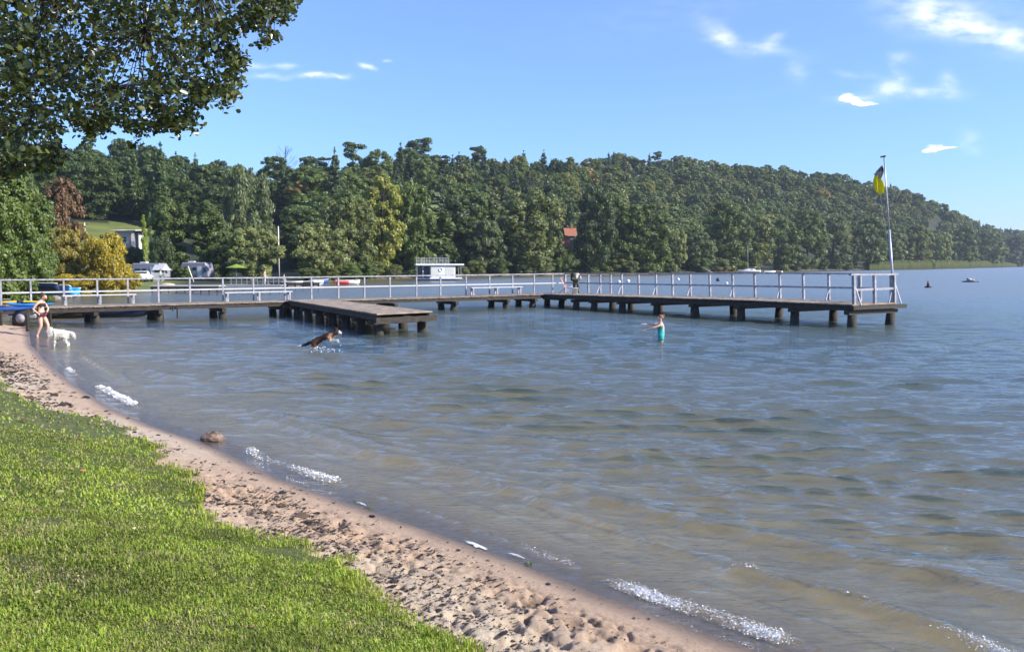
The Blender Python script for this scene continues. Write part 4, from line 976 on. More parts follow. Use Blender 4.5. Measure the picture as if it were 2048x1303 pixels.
# ------------------------------------------------------------------ people and dogs: one skinned surface each
def skin_obj(name, pts, edges, root, mat_, parent=None, sub=2, attr=None):
    names = list(pts); ix = {n: i for i, n in enumerate(names)}
    me = bpy.data.meshes.new('t'); me.from_pydata([pts[n][0] for n in names], [(ix[a], ix[b]) for a, b in edges], [])
    ob = bpy.data.objects.new('t', me); COL.objects.link(ob); ob.modifiers.new('s', 'SKIN')
    sv = me.skin_vertices[0].data
    for n in names:
        r = pts[n][1]; sv[ix[n]].radius = r if isinstance(r, tuple) else (r, r); sv[ix[n]].use_root = (n == root)
    if sub: ob.modifiers.new('u', 'SUBSURF').levels = sub
    bpy.context.view_layer.update()
    dg = bpy.context.evaluated_depsgraph_get(); m2 = bpy.data.meshes.new_from_object(ob.evaluated_get(dg)); bpy.data.objects.remove(ob)
    m2.materials.clear(); m2.materials.append(mat_); m2.polygons.foreach_set('use_smooth', np.ones(len(m2.polygons), bool)); m2.polygons.foreach_set('material_index', np.zeros(len(m2.polygons), np.int32))
    if attr:
        a = m2.attributes.new('tint', 'FLOAT_COLOR', 'POINT'); a.data.foreach_set('color', np.array([(*attr(v.co), 1) for v in m2.vertices], np.float32).ravel())
    o = bpy.data.objects.new(name, m2); COL.objects.link(o)
    if parent: o.parent = parent
    return o
def garment(name, body, pred, mat_, parent, off=.010, only_normal=None):
    """cloth following the body: the body faces inside the region, moved outwards and thickened"""
    me = body.data; idx = [p for p in me.polygons if pred(p.center, p.normal)]
    if not idx: return None
    vm = {}; vs = []; fs = []
    for p in idx:
        f = []
        for v in p.vertices:
            if v not in vm: vm[v] = len(vs); vs.append(me.vertices[v].co + me.vertices[v].normal*off)
            f.append(vm[v])
        fs.append(f)
    g = bpy.data.meshes.new(name); g.from_pydata(vs, [], fs); g.materials.append(mat_); g.polygons.foreach_set('use_smooth', np.ones(len(g.polygons), bool))
    o = bpy.data.objects.new(name, g); COL.objects.link(o); o.parent = parent; s = o.modifiers.new('thick', 'SOLIDIFY'); s.thickness = .012; s.offset = 0; return o
def v3(*a): return np.array(a, float)
def human(pose, scale=1.0):
    """pose: joint name -> point; returns points with radii and edges, hands with five fingers"""
    P = {}; E_ = []
    RAD = dict(pelvis=(.13,.10), waist=(.115,.085), chest=(.145,.095), upper=(.12,.085), neck=.05, head0=.062, head1=.088, head2=.092, crown=.06, nose=.016,
               hipL=.095, hipR=.095, kneeL=.058, kneeR=.058, calfL=.056, calfR=.056, ankL=.036, ankR=.036, heelL=.034, heelR=.034, toeL=.026, toeR=.026,
               shL=.055, shR=.055, elL=.038, elR=.038, faL=.037, faR=.037, wrL=.024, wrR=.024, palmL=(.034,.017), palmR=(.034,.017))
    for k, r in RAD.items():
        if k in pose: P[k] = (tuple(pose[k]), tuple(q*scale for q in r) if isinstance(r, tuple) else r*scale)
    ch = [('pelvis','waist'),('waist','chest'),('chest','upper'),('upper','neck'),('neck','head0'),('head0','head1'),('head1','head2'),('head2','crown'),('head1','nose')]
    for s in 'LR': ch += [('pelvis','hip'+s),('hip'+s,'knee'+s),('knee'+s,'calf'+s),('calf'+s,'ank'+s),('ank'+s,'heel'+s),('ank'+s,'toe'+s),('upper','sh'+s),('sh'+s,'el'+s),('el'+s,'fa'+s),('fa'+s,'wr'+s),('wr'+s,'palm'+s)]
    E_ = [e for e in ch if e[0] in P and e[1] in P]
    for s in 'LR':
        if 'palm'+s not in P: continue
        w, p = np.array(pose['wr'+s]), np.array(pose['palm'+s]); d = (p-w)/np.linalg.norm(p-w); side = pose.get('side'+s, v3(0,1,0)); side = side - d*np.dot(side, d); side /= np.linalg.norm(side); nn = np.cross(d, side)
        for i, (o, L_) in enumerate(((-.027,.062),(-.009,.074),(.009,.078),(.027,.07))):
            b = p + (d*.03 + side*o)*scale; m = b + (d*L_*.55 + nn*.006)*scale; t = b + (d*L_ + nn*(.02+.004*i))*scale
            for nm, q, r in (('a', b, .0095), ('b', m, .0085), ('c', t, .0065)): P[f'f{s}{i}{nm}'] = (tuple(q), r*scale)
            E_ += [('palm'+s, f'f{s}{i}a'), (f'f{s}{i}a', f'f{s}{i}b'), (f'f{s}{i}b', f'f{s}{i}c')]
        q0 = w + (p-w)*.45 + side*.03*scale; q1 = q0 + (side*.028+d*.03)*scale; P[f'th{s}a'] = (tuple(q0), .011*scale); P[f'th{s}b'] = (tuple(q1), .0085*scale); E_ += [('palm'+s, f'th{s}a'), (f'th{s}a', f'th{s}b')]
    return P, E_
def between(a, b, t): return np.array(a)*(1-t)+np.array(b)*t
def legs(p, s, hip, knee, ank, toe):
    p['hip'+s] = v3(*hip); p['knee'+s] = v3(*knee); p['ank'+s] = v3(*ank); p['calf'+s] = between(knee, ank, .33)+v3(-.012*np.sign(toe[0]),0,0); d = v3(*toe); p['heel'+s] = v3(*ank)-d*.35+v3(0,0,-.04); p['toe'+s] = v3(*ank)+d+v3(0,0,-.045)
def arm(p, s, sh, el, wr, side=(0,1,0), plen=.075):
    p['sh'+s] = v3(*sh); p['el'+s] = v3(*el); p['wr'+s] = v3(*wr); p['fa'+s] = between(el, wr, .3); d = v3(*wr)-v3(*el); d /= np.linalg.norm(d); p['palm'+s] = v3(*wr)+d*plen; p['side'+s] = v3(*side)
def face_bits(o, h1, fwd, sidev, sc=1.0):
    m = MB(); f = np.array(fwd, float); sd = np.array(sidev, float); c = np.array(h1, float)
    for s in (-1, 1): m.ball(c + f*.078*sc + sd*s*.032*sc + v3(0,0,.022)*sc, .011*sc, 6, 5)
    m.build('eye', M['dark'], o); m = MB(); m.beam(c+f*.082*sc-sd*.02*sc-v3(0,0,.04)*sc, c+f*.082*sc+sd*.02*sc-v3(0,0,.04)*sc, .012, .008); m.build('mouth', M['orange'], o)
    m = MB()
    for s in (-1, 1): m.ball(c + sd*s*.088*sc, (.018*sc,.010*sc,.028*sc), 6, 5)
    m.build('ear', M['skin'], o)
def hair(o, h2, fwd, r, mt, bun=None, back=.03):
    m = MB(); f = np.array(fwd, float); c = np.array(h2, float) - f*back; vs = []; fs = []; n = 16; k_ = 9
    for i in range(k_+1):
        ph = 1.75*i/k_
        for k in range(n):
            q = 2*math.pi*k/n; dz = math.cos(ph); dx = math.sin(ph)*math.cos(q); dy = math.sin(ph)*math.sin(q); j = 1+.05*math.sin(q*7+i)
            loc = c + (f*dx + np.cross([0,0,1], f)*dy*.92)*r*j + v3(0,0,dz*r*j); 
            if dx > .25: loc[2] = max(loc[2], c[2]+r*.25)
            vs.append(loc)
    for i in range(k_):
        for k in range(n): fs.append((i*n+k, i*n+(k+1)%n, (i+1)*n+(k+1)%n, (i+1)*n+k))
    m.add(vs, fs, True)
    if bun is not None: m.ball(np.array(bun), (.05,.05,.045), 10, 7, .1)
    h = m.build('hair', mt, o); return h

# woman stepping out along the beach, looking down at the white dog
c = on_ground(84, 675); s = 1.02
p = dict(pelvis=v3(-.01,0,.90), waist=v3(.01,0,1.05), chest=v3(.01,0,1.22), upper=v3(.02,0,1.35), neck=v3(.07,0,1.43), head0=v3(.11,-.005,1.47), head1=v3(.15,-.01,1.52), head2=v3(.14,-.01,1.575), crown=v3(.125,-.01,1.62), nose=v3(.238,-.04,1.485))
legs(p, 'L', (.0,-.09,.87), (.045,-.12,.47), (-.13,-.13,.065), (.15,-.05,0)); legs(p, 'R', (.02,.09,.87), (.20,.09,.49), (.17,.10,.065), (.15,-.06,0))
arm(p, 'L', (-.02,-.17,1.33), (-.17,-.24,1.10), (-.02,-.20,.95), (0,.2,1)); arm(p, 'R', (.03,.17,1.33), (.16,.22,1.10), (.13,.13,.93), (0,.2,1))
w1 = thing('person', 'woman in a dark bikini with her hair in a bun walking at the water edge', 'person', (c[0], c[1], c[2]-.03)); w1.scale = (s, s, s)
b = skin_obj('body', *human(p), 'pelvis', M['skin'], w1)
garment('bikini_top', b, lambda q, n: 1.165 < q.z < 1.30 and abs(q.y) < .155 and q.x > (-.25), M['black'], w1)
garment('bikini_bottom', b, lambda q, n: .80 < q.z < .97 and q.x > -.2 and abs(q.y) < .19 and not (q.y < -.16 and q.z > .9), M['pinkblk'], w1)
hair(w1, (.145,-.01,1.565), (.97,-.2,0), .104, M['hair'], bun=(.06,-.005,1.675)); face_bits(w1, (.15,-.01,1.52), (.93,-.25,-.2), (.25,.97,0))
# woman waist deep stretching both arms out
c = at(1322, 681, 0); 
p = dict(pelvis=v3(0,0,.90), waist=v3(.0,0,1.05), chest=v3(.0,0,1.21), upper=v3(-.01,0,1.34), neck=v3(-.02,0,1.42), head0=v3(-.04,0,1.47), head1=v3(-.055,0,1.53), head2=v3(-.045,0,1.585), crown=v3(-.04,0,1.625), nose=v3(-.15,-.01,1.515))
legs(p, 'L', (.0,-.09,.87), (-.02,-.10,.47), (.02,-.12,.065), (-.15,-.02,0)); legs(p, 'R', (.0,.09,.87), (-.01,.1,.48), (.05,.12,.065), (-.15,.02,0))
arm(p, 'L', (-.03,-.16,1.32), (-.30,-.20,1.22), (-.57,-.15,1.13), (0,1,0)); arm(p, 'R', (-.03,.16,1.33), (-.29,.13,1.31), (-.55,.06,1.33), (0,1,0))
w2 = thing('person', 'woman in a teal swimsuit standing waist deep with both arms stretched forward', 'person', (c[0], c[1], -.74))
b = skin_obj('body', *human(p), 'pelvis', M['skin'], w2)
garment('swimsuit', b, lambda q, n: .78 < q.z < 1.27 and abs(q.y) < .17 and q.x > -.17 and not (q.x > .06 and q.z > 1.10), M['teal'], w2)
hair(w2, (-.045,0,1.575), (-1,0,0), .105, M['hair2'], bun=(.07,0,1.64)); face_bits(w2, (-.055,0,1.53), (-.99,-.05,0), (0,1,0))
# angler bending over the railing at the corner, seen from behind, with a dark rucksack
pc = at(1151, 585.6, zB(0))[:2]; zc = zB(0); sc = .98
p = dict(pelvis=v3(.0,0,.86), waist=v3(.0,.07,1.0), chest=v3(.02,.18,1.12), upper=v3(.02,.27,1.19), neck=v3(.02,.35,1.20), head0=v3(.02,.40,1.20), head1=v3(.02,.45,1.22), head2=v3(.02,.45,1.26), crown=v3(.02,.44,1.30), nose=v3(.02,.53,1.19))
legs(p, 'L', (-.09,0,.84), (-.11,.07,.46), (-.12,-.02,.07), (.0,.16,0)); legs(p, 'R', (.10,0,.84), (.15,.08,.46), (.17,-.02,.07), (.02,.16,0))
arm(p, 'L', (-.15,.25,1.17), (-.18,.30,.93), (-.12,.44,.86), (1,0,0)); arm(p, 'R', (.18,.25,1.17), (.24,.30,.93), (.16,.44,.86), (1,0,0))
w3 = thing('person', 'angler in a pale jacket and camouflage trousers bending over by the jetty corner', 'person', (pc[0], pc[1], zc), rz=-.35)
b = skin_obj('body', *human(p), 'pelvis', M['skin'], w3)
garment('trousers', b, lambda q, n: .10 < q.z < .93 and q.y < .20, M['camo'], w3, .03); garment('jacket', b, lambda q, n: (q.z > .90 and q.y < .33 and q.z < 1.3) or (q.z < 1.15 and q.z > .88 and q.y > .12 and abs(q.x) > .1 and q.y < .42), M['beige'], w3, .035)
garment('boots', b, lambda q, n: q.z < .16, M['black'], w3, .02); hair(w3, (.02,.44,1.25), (0,.9,-.3), .11, M['hair'], None, .0)
bp = thing('rucksack', 'black rucksack on the back of the bending angler', 'rucksack', (pc[0]-.16, pc[1]-.10, zc+.80))
m = MB(); m.loft([[(math.cos(a)*w, math.sin(a)*d_-.02*z_, z_) for a in np.linspace(0, 6.28, 15)[:-1]] for z_, w, d_ in ((-.02,.10,.08),(.0,.17,.13),(.25,.185,.15),(.42,.17,.13),(.52,.10,.08))]); m.build('bag', M['black'], bp)
m = MB(); m.box((0,-.14,.14), (.22,.07,.17)); m.build('pocket', M['camo'], bp, bevel=.02); m = MB()
for x in (-.09,.09): m.tube([(x,.10,.02),(x*1.1,.20,.2),(x,.12,.45)], .018, 6)
m.build('strap', M['black'], bp)
# bucket, folding chair, fishing rods
def bucket(p, z, h, r, label):
    o = thing('bucket', label, 'bucket', (p[0], p[1], z+.003)); m = MB(); n = 18; secs = []
    for rr2, zz in ((r*.8,0),(r*.99,h),(r*1.08,h),(r*1.08,h-.02),(r*.94,h-.002),(r*.76,.02)): secs.append([(rr2*math.cos(6.283*k/n), rr2*math.sin(6.283*k/n), zz) for k in range(n)])
    m.loft(secs); m.build('tub', M['bucket'], o); m = MB(); m.tube([(r*math.cos(a), .02, h-.01+r*.9*math.sin(a)*-.0-.12*math.sin(a)) for a in np.linspace(0, 3.14, 9)], .006, 5); m.build('bail_handle', M['metal'], o)
pb = at(1149, 586, zc+.0); pb = at(1150, 588.3, zB(0))[:2]; bucket(pb, zc, .40, .20, 'white plastic bucket standing on the jetty in front of the angler')
def chair():
    p0 = at(1134, 587.2, zB(0))[:2]; o = thing('folding_chair', 'reclining folding camp chair with salmon fabric left of the angler', 'chair', (p0[0], p0[1], zc), rz=-.15)
    m = MB(); 
    def sheet(a, b_, w, sag=.03):
        secs = []
        for t in np.linspace(0, 1, 7):
            q = np.array(a)*(1-t)+np.array(b_)*t + v3(0,0,-sag*math.sin(t*3.14)); secs.append([q+v3(0,-w,0), q+v3(0,w,0), q+v3(.012,w,.016), q+v3(.012,-w,.016)])
        m.loft(secs, smooth=False)
    sheet((.28,0,.42), (-.12,0,.36), .23); m.build('seat', M['orange'], o); m = MB(); sheet((-.12,0,.36), (-.40,0,1.02), .23); m.build('backrest', M['orange'], o)
    for y in (-.25, .25):
        m = MB(); m.tube([(-.52,y,.02),(-.1,y,.42),(.34,y,.46)], .013, 6); m.build('leg', M['metal'], o); m = MB(); m.tube([(.14,y,.02),(.02,y,.33),(-.12,y,.36),(-.42,y,1.06)], .013, 6); m.build('frame', M['metal'], o)
        m = MB(); m.beam((-.2,y,.60), (.22,y,.60), .045, .02); m.tube([(.2,y,.6),(.3,y,.44)], .01, 5); m.build('armrest', M['paint'], o)
    for x, z_ in ((-.52,.02),(.14,.02)): m = MB(); m.tube([(x,-.25,z_),(x,.25,z_)], .012, 6); m.build('foot_bar', M['metal'], o)
chair()
def rod(base, tip, label):
    o = thing('fishing_rod', label, 'fishing rod', base); v = np.array(tip)-np.array(base); m = MB(); m.tube([v*0, v*.12], [.016,.014], 6); m.build('handle', M['black'], o)
    m = MB(); m.tube([v*.12, v*.55+v3(0,0,.03), v+v3(0,0,-.03)], [.013,.009,.005], 5); m.build('rod_blank', M['dark'], o); m = MB(); m.ball(v*.13+v3(0,0,-.06), (.04,.03,.04), 8, 6); m.build('reel', M['metal'], o)
q = backB(1222); rod((q[0]-.5, q[1]-.3, zB(1)+.9), (q[0]-3.2, q[1]+1.0, zB(1)+3.35), 'thin fishing rod leaning up to the left over the railing beyond the angler')
rod((B_(-1.6, 2.6)[0], B_(-1.6, 2.6)[1], zc+.9), (B_(-1.6, 2.6)[0]+.75, B_(-1.6, 2.6)[1]+1.2, zc+2.2), 'short fishing rod sticking up right above the bending angler')

# ------------------------------------------------------------------ dogs
FUR = attr_leaf('fur', trans=.05, rough=.85)
def furbump(m):
    nt = m.node_tree; N = nt.nodes; n = N.new('ShaderNodeTexNoise'); n.inputs['Scale'].default_value = 45; n.inputs['Detail'].default_value = 4; b = N.new('ShaderNodeBump'); b.inputs['Distance'].default_value = .02
    tc = N.new('ShaderNodeTexCoord'); nt.links.new(tc.outputs['Object'], n.inputs[0]); nt.links.new(n.outputs[0], b.inputs['Height']); nt.links.new(b.outputs[0], N['Principled BSDF'].inputs['Normal'])
furbump(FUR)
# white dog standing in the shallows, head to the left
c = at(120, 690, 0)
P = {}; E_ = []
def J(n, x, y, z, r, link=None):
    P[n] = ((x, y, z), r)
    if link: E_.append((link, n))
J('belly', .0, 0, .50, (.19,.18)); J('chest', -.22, 0, .50, (.20,.22), 'belly'); J('rump', .24, .0, .51, (.18,.19), 'belly'); J('neck', -.33, 0, .62, .16, 'chest'); J('head', -.41,-.02,.67, (.125,.12), 'neck'); J('muzzle', -.51,-.04,.62, .062, 'head'); J('nose_tip', -.56,-.05,.605, .03, 'muzzle')
for s, y in (('L',-.10),('R',.10)):
    J('ear'+s, -.36, y*.75, .74, .035, 'head'); J('earT'+s, -.35, y*.95, .79, .014, 'ear'+s)
    J('sh'+s, -.22, y, .40, .075, 'chest'); J('el'+s, -.19, y, .26, .052, 'sh'+s); J('wr'+s, -.21, y, .12, .036, 'el'+s); J('paw'+s, -.235, y, .0, .042, 'wr'+s)
    J('th'+s, .25, y, .40, .095, 'rump'); J('kn'+s, .19, y*1.1, .28, .06, 'th'+s); J('hk'+s, .31, y*1.1, .17, .036, 'kn'+s); J('hp'+s, .28, y*1.1, .0, .04, 'hk'+s)
J('t1', .36, 0, .58, .06, 'rump'); J('t2', .47, -.02, .55, .065, 't1'); J('t3', .55, -.03, .44, .055, 't2'); J('t4', .56, -.03, .33, .02, 't3')
d1 = thing('dog', 'fluffy white dog standing in the shallow water beside the walking woman', 'dog', (c[0]+.02, c[1], -.07)); d1.scale = (.80,.88,.86); d1.rotation_euler = (0,0,R(14))
WF_ = bpy.data.materials.new('white_fur'); 
b = skin_obj('body', P, E_, 'belly', FUR, d1, attr=lambda v: (.78,.75,.66) if not (v.x < -.53) else (.05,.04,.04))
mw = MB()
for y in (-.045,.0): mw.ball((-.475,y-.01,.68), .012, 6, 5)
mw.build('eye', M['dark'], d1)
def tufts(name, body, n, ln, col, parent, seed, pred=lambda p: True, down=.6):
    r = np.random.RandomState(seed); me = body.data; ps = [p for p in me.polygons if pred(p.center)]; w = np.array([p.area for p in ps]); ii = r.choice(len(ps), n, p=w/w.sum()); V = []; F = []
    for k, i in enumerate(ii):
        p = ps[i]; c0 = np.array(p.center); nn = np.array(p.normal); a = nn*.45 + r.randn(3)*.35 + v3(.15,0,-down); a /= np.linalg.norm(a); s_ = np.cross(a, r.randn(3)); s_ /= np.linalg.norm(s_); L_ = ln*(.5+r.rand())
        V += [c0-s_*.012-nn*.004, c0+s_*.012-nn*.004, c0+a*L_]; F.append((3*k, 3*k+1, 3*k+2))
    return mesh_np(name, V, F, FUR, parent, attrs={'tint': [col(v) for v in V]})
tufts('fur', b, 2600, .055, lambda v: (.78,.75,.66), d1, 3, lambda p: p.z > .2 and p.x > -.46)
# brown dog leaping out of the water to the right
P = {}; E_ = []
J('belly', .0, 0, .46, (.095,.105)); J('chest', .20, 0, .60, (.105,.135), 'belly'); J('rump', -.20, 0, .33, (.10,.105), 'belly'); J('neck', .33, 0, .72, (.075,.085), 'chest'); J('head', .46, 0, .80, .08, 'neck'); J('muzzle', .57,-.01,.765, .042, 'head'); J('nose_tip', .63,-.015,.745, .026, 'muzzle')
for s, y in (('L',-.07),('R',.07)):
    J('ear'+s, .41, y*.9, .88, .024, 'head'); J('earT'+s, .385, y*1.1, .925, .01, 'ear'+s)
for s, y, w, pw in (('L',-.08,(.44,.50),(.56,.53)),('R',.08,(.42,.44),(.55,.45))):
    J('sh'+s, .27, y, .50, .062, 'chest'); J('el'+s, .33, y, .42, .04, 'sh'+s); J('wr'+s, w[0], y, w[1], .027, 'el'+s); J('paw'+s, pw[0], y, pw[1]-.02, .03, 'wr'+s)
for s, y in (('L',-.09),('R',.09)):
    J('th'+s, -.22, y, .24, .085, 'rump'); J('kn'+s, -.15, y, .10, .055, 'th'+s); J('hk'+s, -.27, y, .0, .034, 'kn'+s); J('hp'+s, -.24, y, -.12, .032, 'hk'+s)
J('t1', -.32, .0, .28, .04, 'rump'); J('t2', -.45, -.01, .18, .042, 't1'); J('t3', -.58, -.02, .09, .038, 't2'); J('t4', -.68, -.03, .05, .028, 't3'); J('t5', -.74, -.03, .04, .012, 't4')
def brown(v):
    if v.x < -.60: return (.75,.72,.66)
    if v.x < -.30 and v.z < .3 and v.z > v.x*.75+.42: return (.02,.018,.018)
    if v.x < -.3: return (.035,.022,.016)
    if v.z < .12: return (.75,.70,.6)
    if v.x > .52 and v.z > .65: return (.75,.68,.6) if v.x < .615 else (.015,.012,.012)
    if v.x > .42 and v.z > .83: return (.02,.015,.013)
    if v.x > .50 and v.z < .6: return (.75,.72,.66)
    if .22 < v.x < .33 and .52 < v.z < .72 : return (.62,.36,.22)
    if v.z > v.x*.72+.535: return (.025,.018,.015)
    if v.x > .05 and v.z < v.x*.6+.36: return (.55,.5,.42)
    return (.095,.04,.022)
c = at(640, 704, 0); d2 = thing('dog', 'brown black and white dog leaping out of the lake with its tail trailing', 'dog', (c[0]+.0, c[1], .03)); d2.rotation_euler = (0, R(9), R(-6)); d2.scale = (1.0,.88,.88)
b = skin_obj('body', P, E_, 'belly', FUR, d2, attr=brown)
mw = MB()
for y in (-.04,.04): mw.ball((.535,y,.815), .011, 6, 5)
mw.build('eye', M['dark'], d2)
tufts('fur', b, 1500, .04, lambda v: brown(Vector(v)), d2, 4, lambda p: p.x < .42 and p.z > .1)
def splash(c0, n, spread, seed, label, col=(.8,.82,.84), up=.35):
    r = np.random.RandomState(seed); m = MB()
    for k in range(n):
        p = np.array([c0[0]+r.randn()*spread, c0[1]+r.randn()*spread*.4, abs(r.randn())*up*.4+.01]); s_ = .010*np.exp(r.randn()*.4)
        m.ball(p, (s_*1.2, s_, s_*1.4), 6, 4)
    tag(m.build('water_spray', M['white']), label, 'water spray', kind='stuff')
splash((c[0]+.05, c[1]), 60, .26, 4, 'drops of water spraying under the leaping brown dog', up=.3)

# ------------------------------------------------------------------ boats
def hull_secs(L_, B, Hh, sheer=.25, n=14, stern=.75, flat=False):
    secs = []
    for i in range(n+1):
        t = i/n; x = -L_/2 + L_*t; b = B/2*(stern+(1-stern)*min(1, t*3)) * (1-max(0, (t-.45)/.55)**2.3) + .01; top = Hh*(1+sheer*max(0, t-.3)**1.5); kz = .0 + Hh*.6*max(0, (t-.7)/.3)**2
        secs.append([(x,-b,top),(x,-b*.93,top*.45+kz*.5),(x,-b*.55,kz+.02),(x,0,kz),(x,b*.55,kz+.02),(x,b*.93,top*.45+kz*.5),(x,b,top),(x,b*.86,top-.01),(x,b*.5,Hh*.28+kz),(x,0,Hh*.25+kz),(x,-b*.5,Hh*.28+kz),(x,-b*.86,top-.01)])
    return secs
def boat(name, label, cat, pos, rz, L_, B, Hh, hm, rim='white', seats=2, group=None, tilt=0, inner=None):
    o = thing(name, label, cat, pos, rz, group); o.rotation_euler = (tilt, 0, rz); m = MB(); m.loft(hull_secs(L_, B, Hh)); m.build('hull', M[hm], o)
    m = MB(); S_ = hull_secs(L_, B, Hh); 
    for a in (0, 6): m.tube([np.array(q[a])+v3(0,0,.012) for q in S_], .03, 6)
    m.build('gunwale', M[rim], o)
    for k in range(seats):
        x = L_*(-.28+.36*k); b = B*.40; m = MB(); m.box((x,0,Hh*.72), (.22, b*2*.92, .035)); m.build('seat', M['deck'] if rim != 'white' else M['white'], o)
    return o
def kayak(label, pos, rz, L_, hm, w=.34, tilt=(0,0), ck='black'):
    o = thing('kayak', label, 'kayak', pos, rz, 'kayaks lying beside the jetty'); o.rotation_euler = (tilt[0], tilt[1], rz); m = MB(); secs = []
    for i in range(19):
        t = -1+2*i/18; b = w*(1-abs(t)**2.4)+.012; h = .15*(1-.25*abs(t)) ; z0 = .10*abs(t)**3
        secs.append([(t*L_/2, b*math.cos(a), z0+h*.5*(1-abs(t)**4)+ (h*.55+.02)*(1-abs(t)**5)*math.sin(a)+.06*abs(t)**3) for a in np.linspace(0, 6.283, 15)[:-1]])
    m.loft(secs); m.build('hull', M[hm], o); m = MB(); m.ball((-.1,0,.17), (.42,.20,.045), 14, 6); m.build('cockpit', M[ck], o)
    m = MB(); m.beam((-.62,0,.2), (-.48,0,.2), .3, .16); m.build('seat_back', M['black'], o, bevel=.03); return o
pz = .62
def rack_at(px, py, z): return at(px, py, z)
q = at(18, 600, 1.05); kayak('yellow and orange kayak lying on top beside the left end of the jetty', (q[0], q[1], .86), R(-14), 3.6, 'yellow')
q = at(5, 612, .9); kayak('dark blue kayak with white end lying under the yellow kayak', (q[0], q[1], .70), R(-6), 3.0, 'blue')
q = at(50, 609, .9); kayak('light blue pointed kayak right of the yellow kayak', (q[0]+.1, q[1]+.2, .80), R(-18), 2.9, 'cyan', .26)
q = at(30, 640, .45); 
# cradle that carries the kayaks
o = thing('boat_rack', 'low dark timber rack carrying the kayaks at the shore end of the jetty', 'rack', (q[0]-.3, q[1]+.6, gz(q[0]-.3, q[1]+.6))); base_z = o.location.z
for dx in (-1.2, .9):
    m = MB(); m.beam((dx,-.9,.72-base_z), (dx,1.1,.72-base_z), .1, .1); m.build('cross_bar', M['timber'], o)
    for dy in (-.8, 1.0): m = MB(); m.beam((dx,dy,-.25), (dx,dy,.67-base_z), .09, .09, up=(1,0,0)); m.build('leg', M['timber'], o)
# trailer wheel cart under the jetty end
q = at(42, 640, .3); o = thing('boat_trailer', 'old boat trailer with a spoked grey wheel under the shore end of the jetty', 'trailer', (q[0], q[1], .02))
m = MB(); m.tube([(.0,-.06,.36),(0,.06,.36)], [.36,.36], 20); m.build('tyre', M['dark'], o); m = MB(); m.tube([(.0,-.075,.36),(0,.075,.36)], [.2,.2], 14); m.build('wheel_rim', M['paint'], o)
m = MB(); m.beam((-2.4,.1,.34), (.6,.1,.42), .07, .09); m.beam((-2.2,.9,.34), (.5,.9,.42), .07, .09); m.beam((0,-.05,.36), (0,1.1,.36), .06, .06); m.build('trailer_frame', M['metal'], o)
m = MB(); m.tube([(-.9,-.25,.34),(-1.2,-.3,.30),(-1.45,-.3,.48)], .025, 6); m.build('tow_handle', M['bench'], o)
q = at(170, 640, .0); boat('rowing_boat', 'dark rowing boat with a white rim moored behind the left part of the jetty', 'boat', (q[0]-.2, q[1]+3.2, -.08), R(6), 4.9, 1.5, .62, 'navy')
q = at(80, 641, .0); boat('rowing_boat', 'low brown wooden boat half hidden under the jetty by the beach', 'boat', (q[0]-.2, q[1]+2.0, -.02), R(8), 4.2, 1.4, .42, 'timber', rim='deck')
q = on_ground(18, 583); 
for k, (px, py, hm, rz, lab, L_) in enumerate([(72, 578, 'navy', 165, 'dark hulled boat with a pale blue rim drawn up on the left bank', 4.6), (95, 583, 'cyan', 172, 'bright blue rowing boat tilted on the left bank below the brown tree', 4.4), (20, 590, 'blue', 190, 'upturned blue boat by the boulders at the far left', 2.6)]):
    D = 63+k*1.2 if k < 2 else 58; x = (px-1024)/FPX*D; z = gz(x, D); zt = CAMH-(py-YH)/FPX*D
    boat('rowing_boat', lab, 'boat', (x, D, max(z, zt-.25)-.0 if k < 2 else z), R(rz), L_, 1.5, .6, hm, tilt=R(8 if k < 2 else 160), seats=1)
def rock(px, py, r, label, mt='stone', sq=(1,1,.7), seed=0, D=None, grp=None):
    c0 = on_ground(px, py) if D is None else v3((px-1024)/FPX*D, D, max(gz((px-1024)/FPX*D, D), -.05)); rr4 = random.Random(seed); m = MB(); n, k_ = 14, 9; vs = []; fs = []
    off3 = [(rr4.uniform(-1,1), rr4.uniform(-1,1), rr4.uniform(-1,1), rr4.uniform(.4,1)) for _ in range(9)]
    for i in range(k_+1):
        ph = math.pi*i/k_
        for j in range(n):
            q_ = 2*math.pi*j/n; d = v3(math.sin(ph)*math.cos(q_), math.sin(ph)*math.sin(q_), math.cos(ph)); s_ = 1
            for a in off3:
                u = np.array(a[:3])/np.linalg.norm(a[:3]); t = float(d@u); s_ = min(s_, (.62+.3*a[3])/max(t, .2))
            vs.append(d*min(s_, 1.0)*r*np.array(sq)*(1+.05*rr4.uniform(-1,1)))
    for i in range(k_):
        for j in range(n): fs.append((i*n+j, (i+1)*n+j, (i+1)*n+(j+1)%n, i*n+(j+1)%n))
    m.add(vs, fs); o = m.build('boulder', M[mt]); o.location = (c0[0], c0[1], c0[2]+r*sq[2]*.45); tag(o, label, 'rock', grp)
rock(426, 882, .175, 'rough reddish brown rock lying at the water edge', 'brownrock', (1.15,.8,.62), 3)
for k, (px, D, r) in enumerate([(8, 57, .55), (24, 60, .5), (40, 64, .5), (53, 66, .4), (62, 67, .35), (108, 68, .45), (130, 72, .5), (150, 75, .4)]):
    rock(px, 600, r, 'grey boulder of the row along the left bank water line', 'stone', (1.2,1,.75), 20+k, D, 'boulders along the left bank')
q = at(64, 655, .1); 
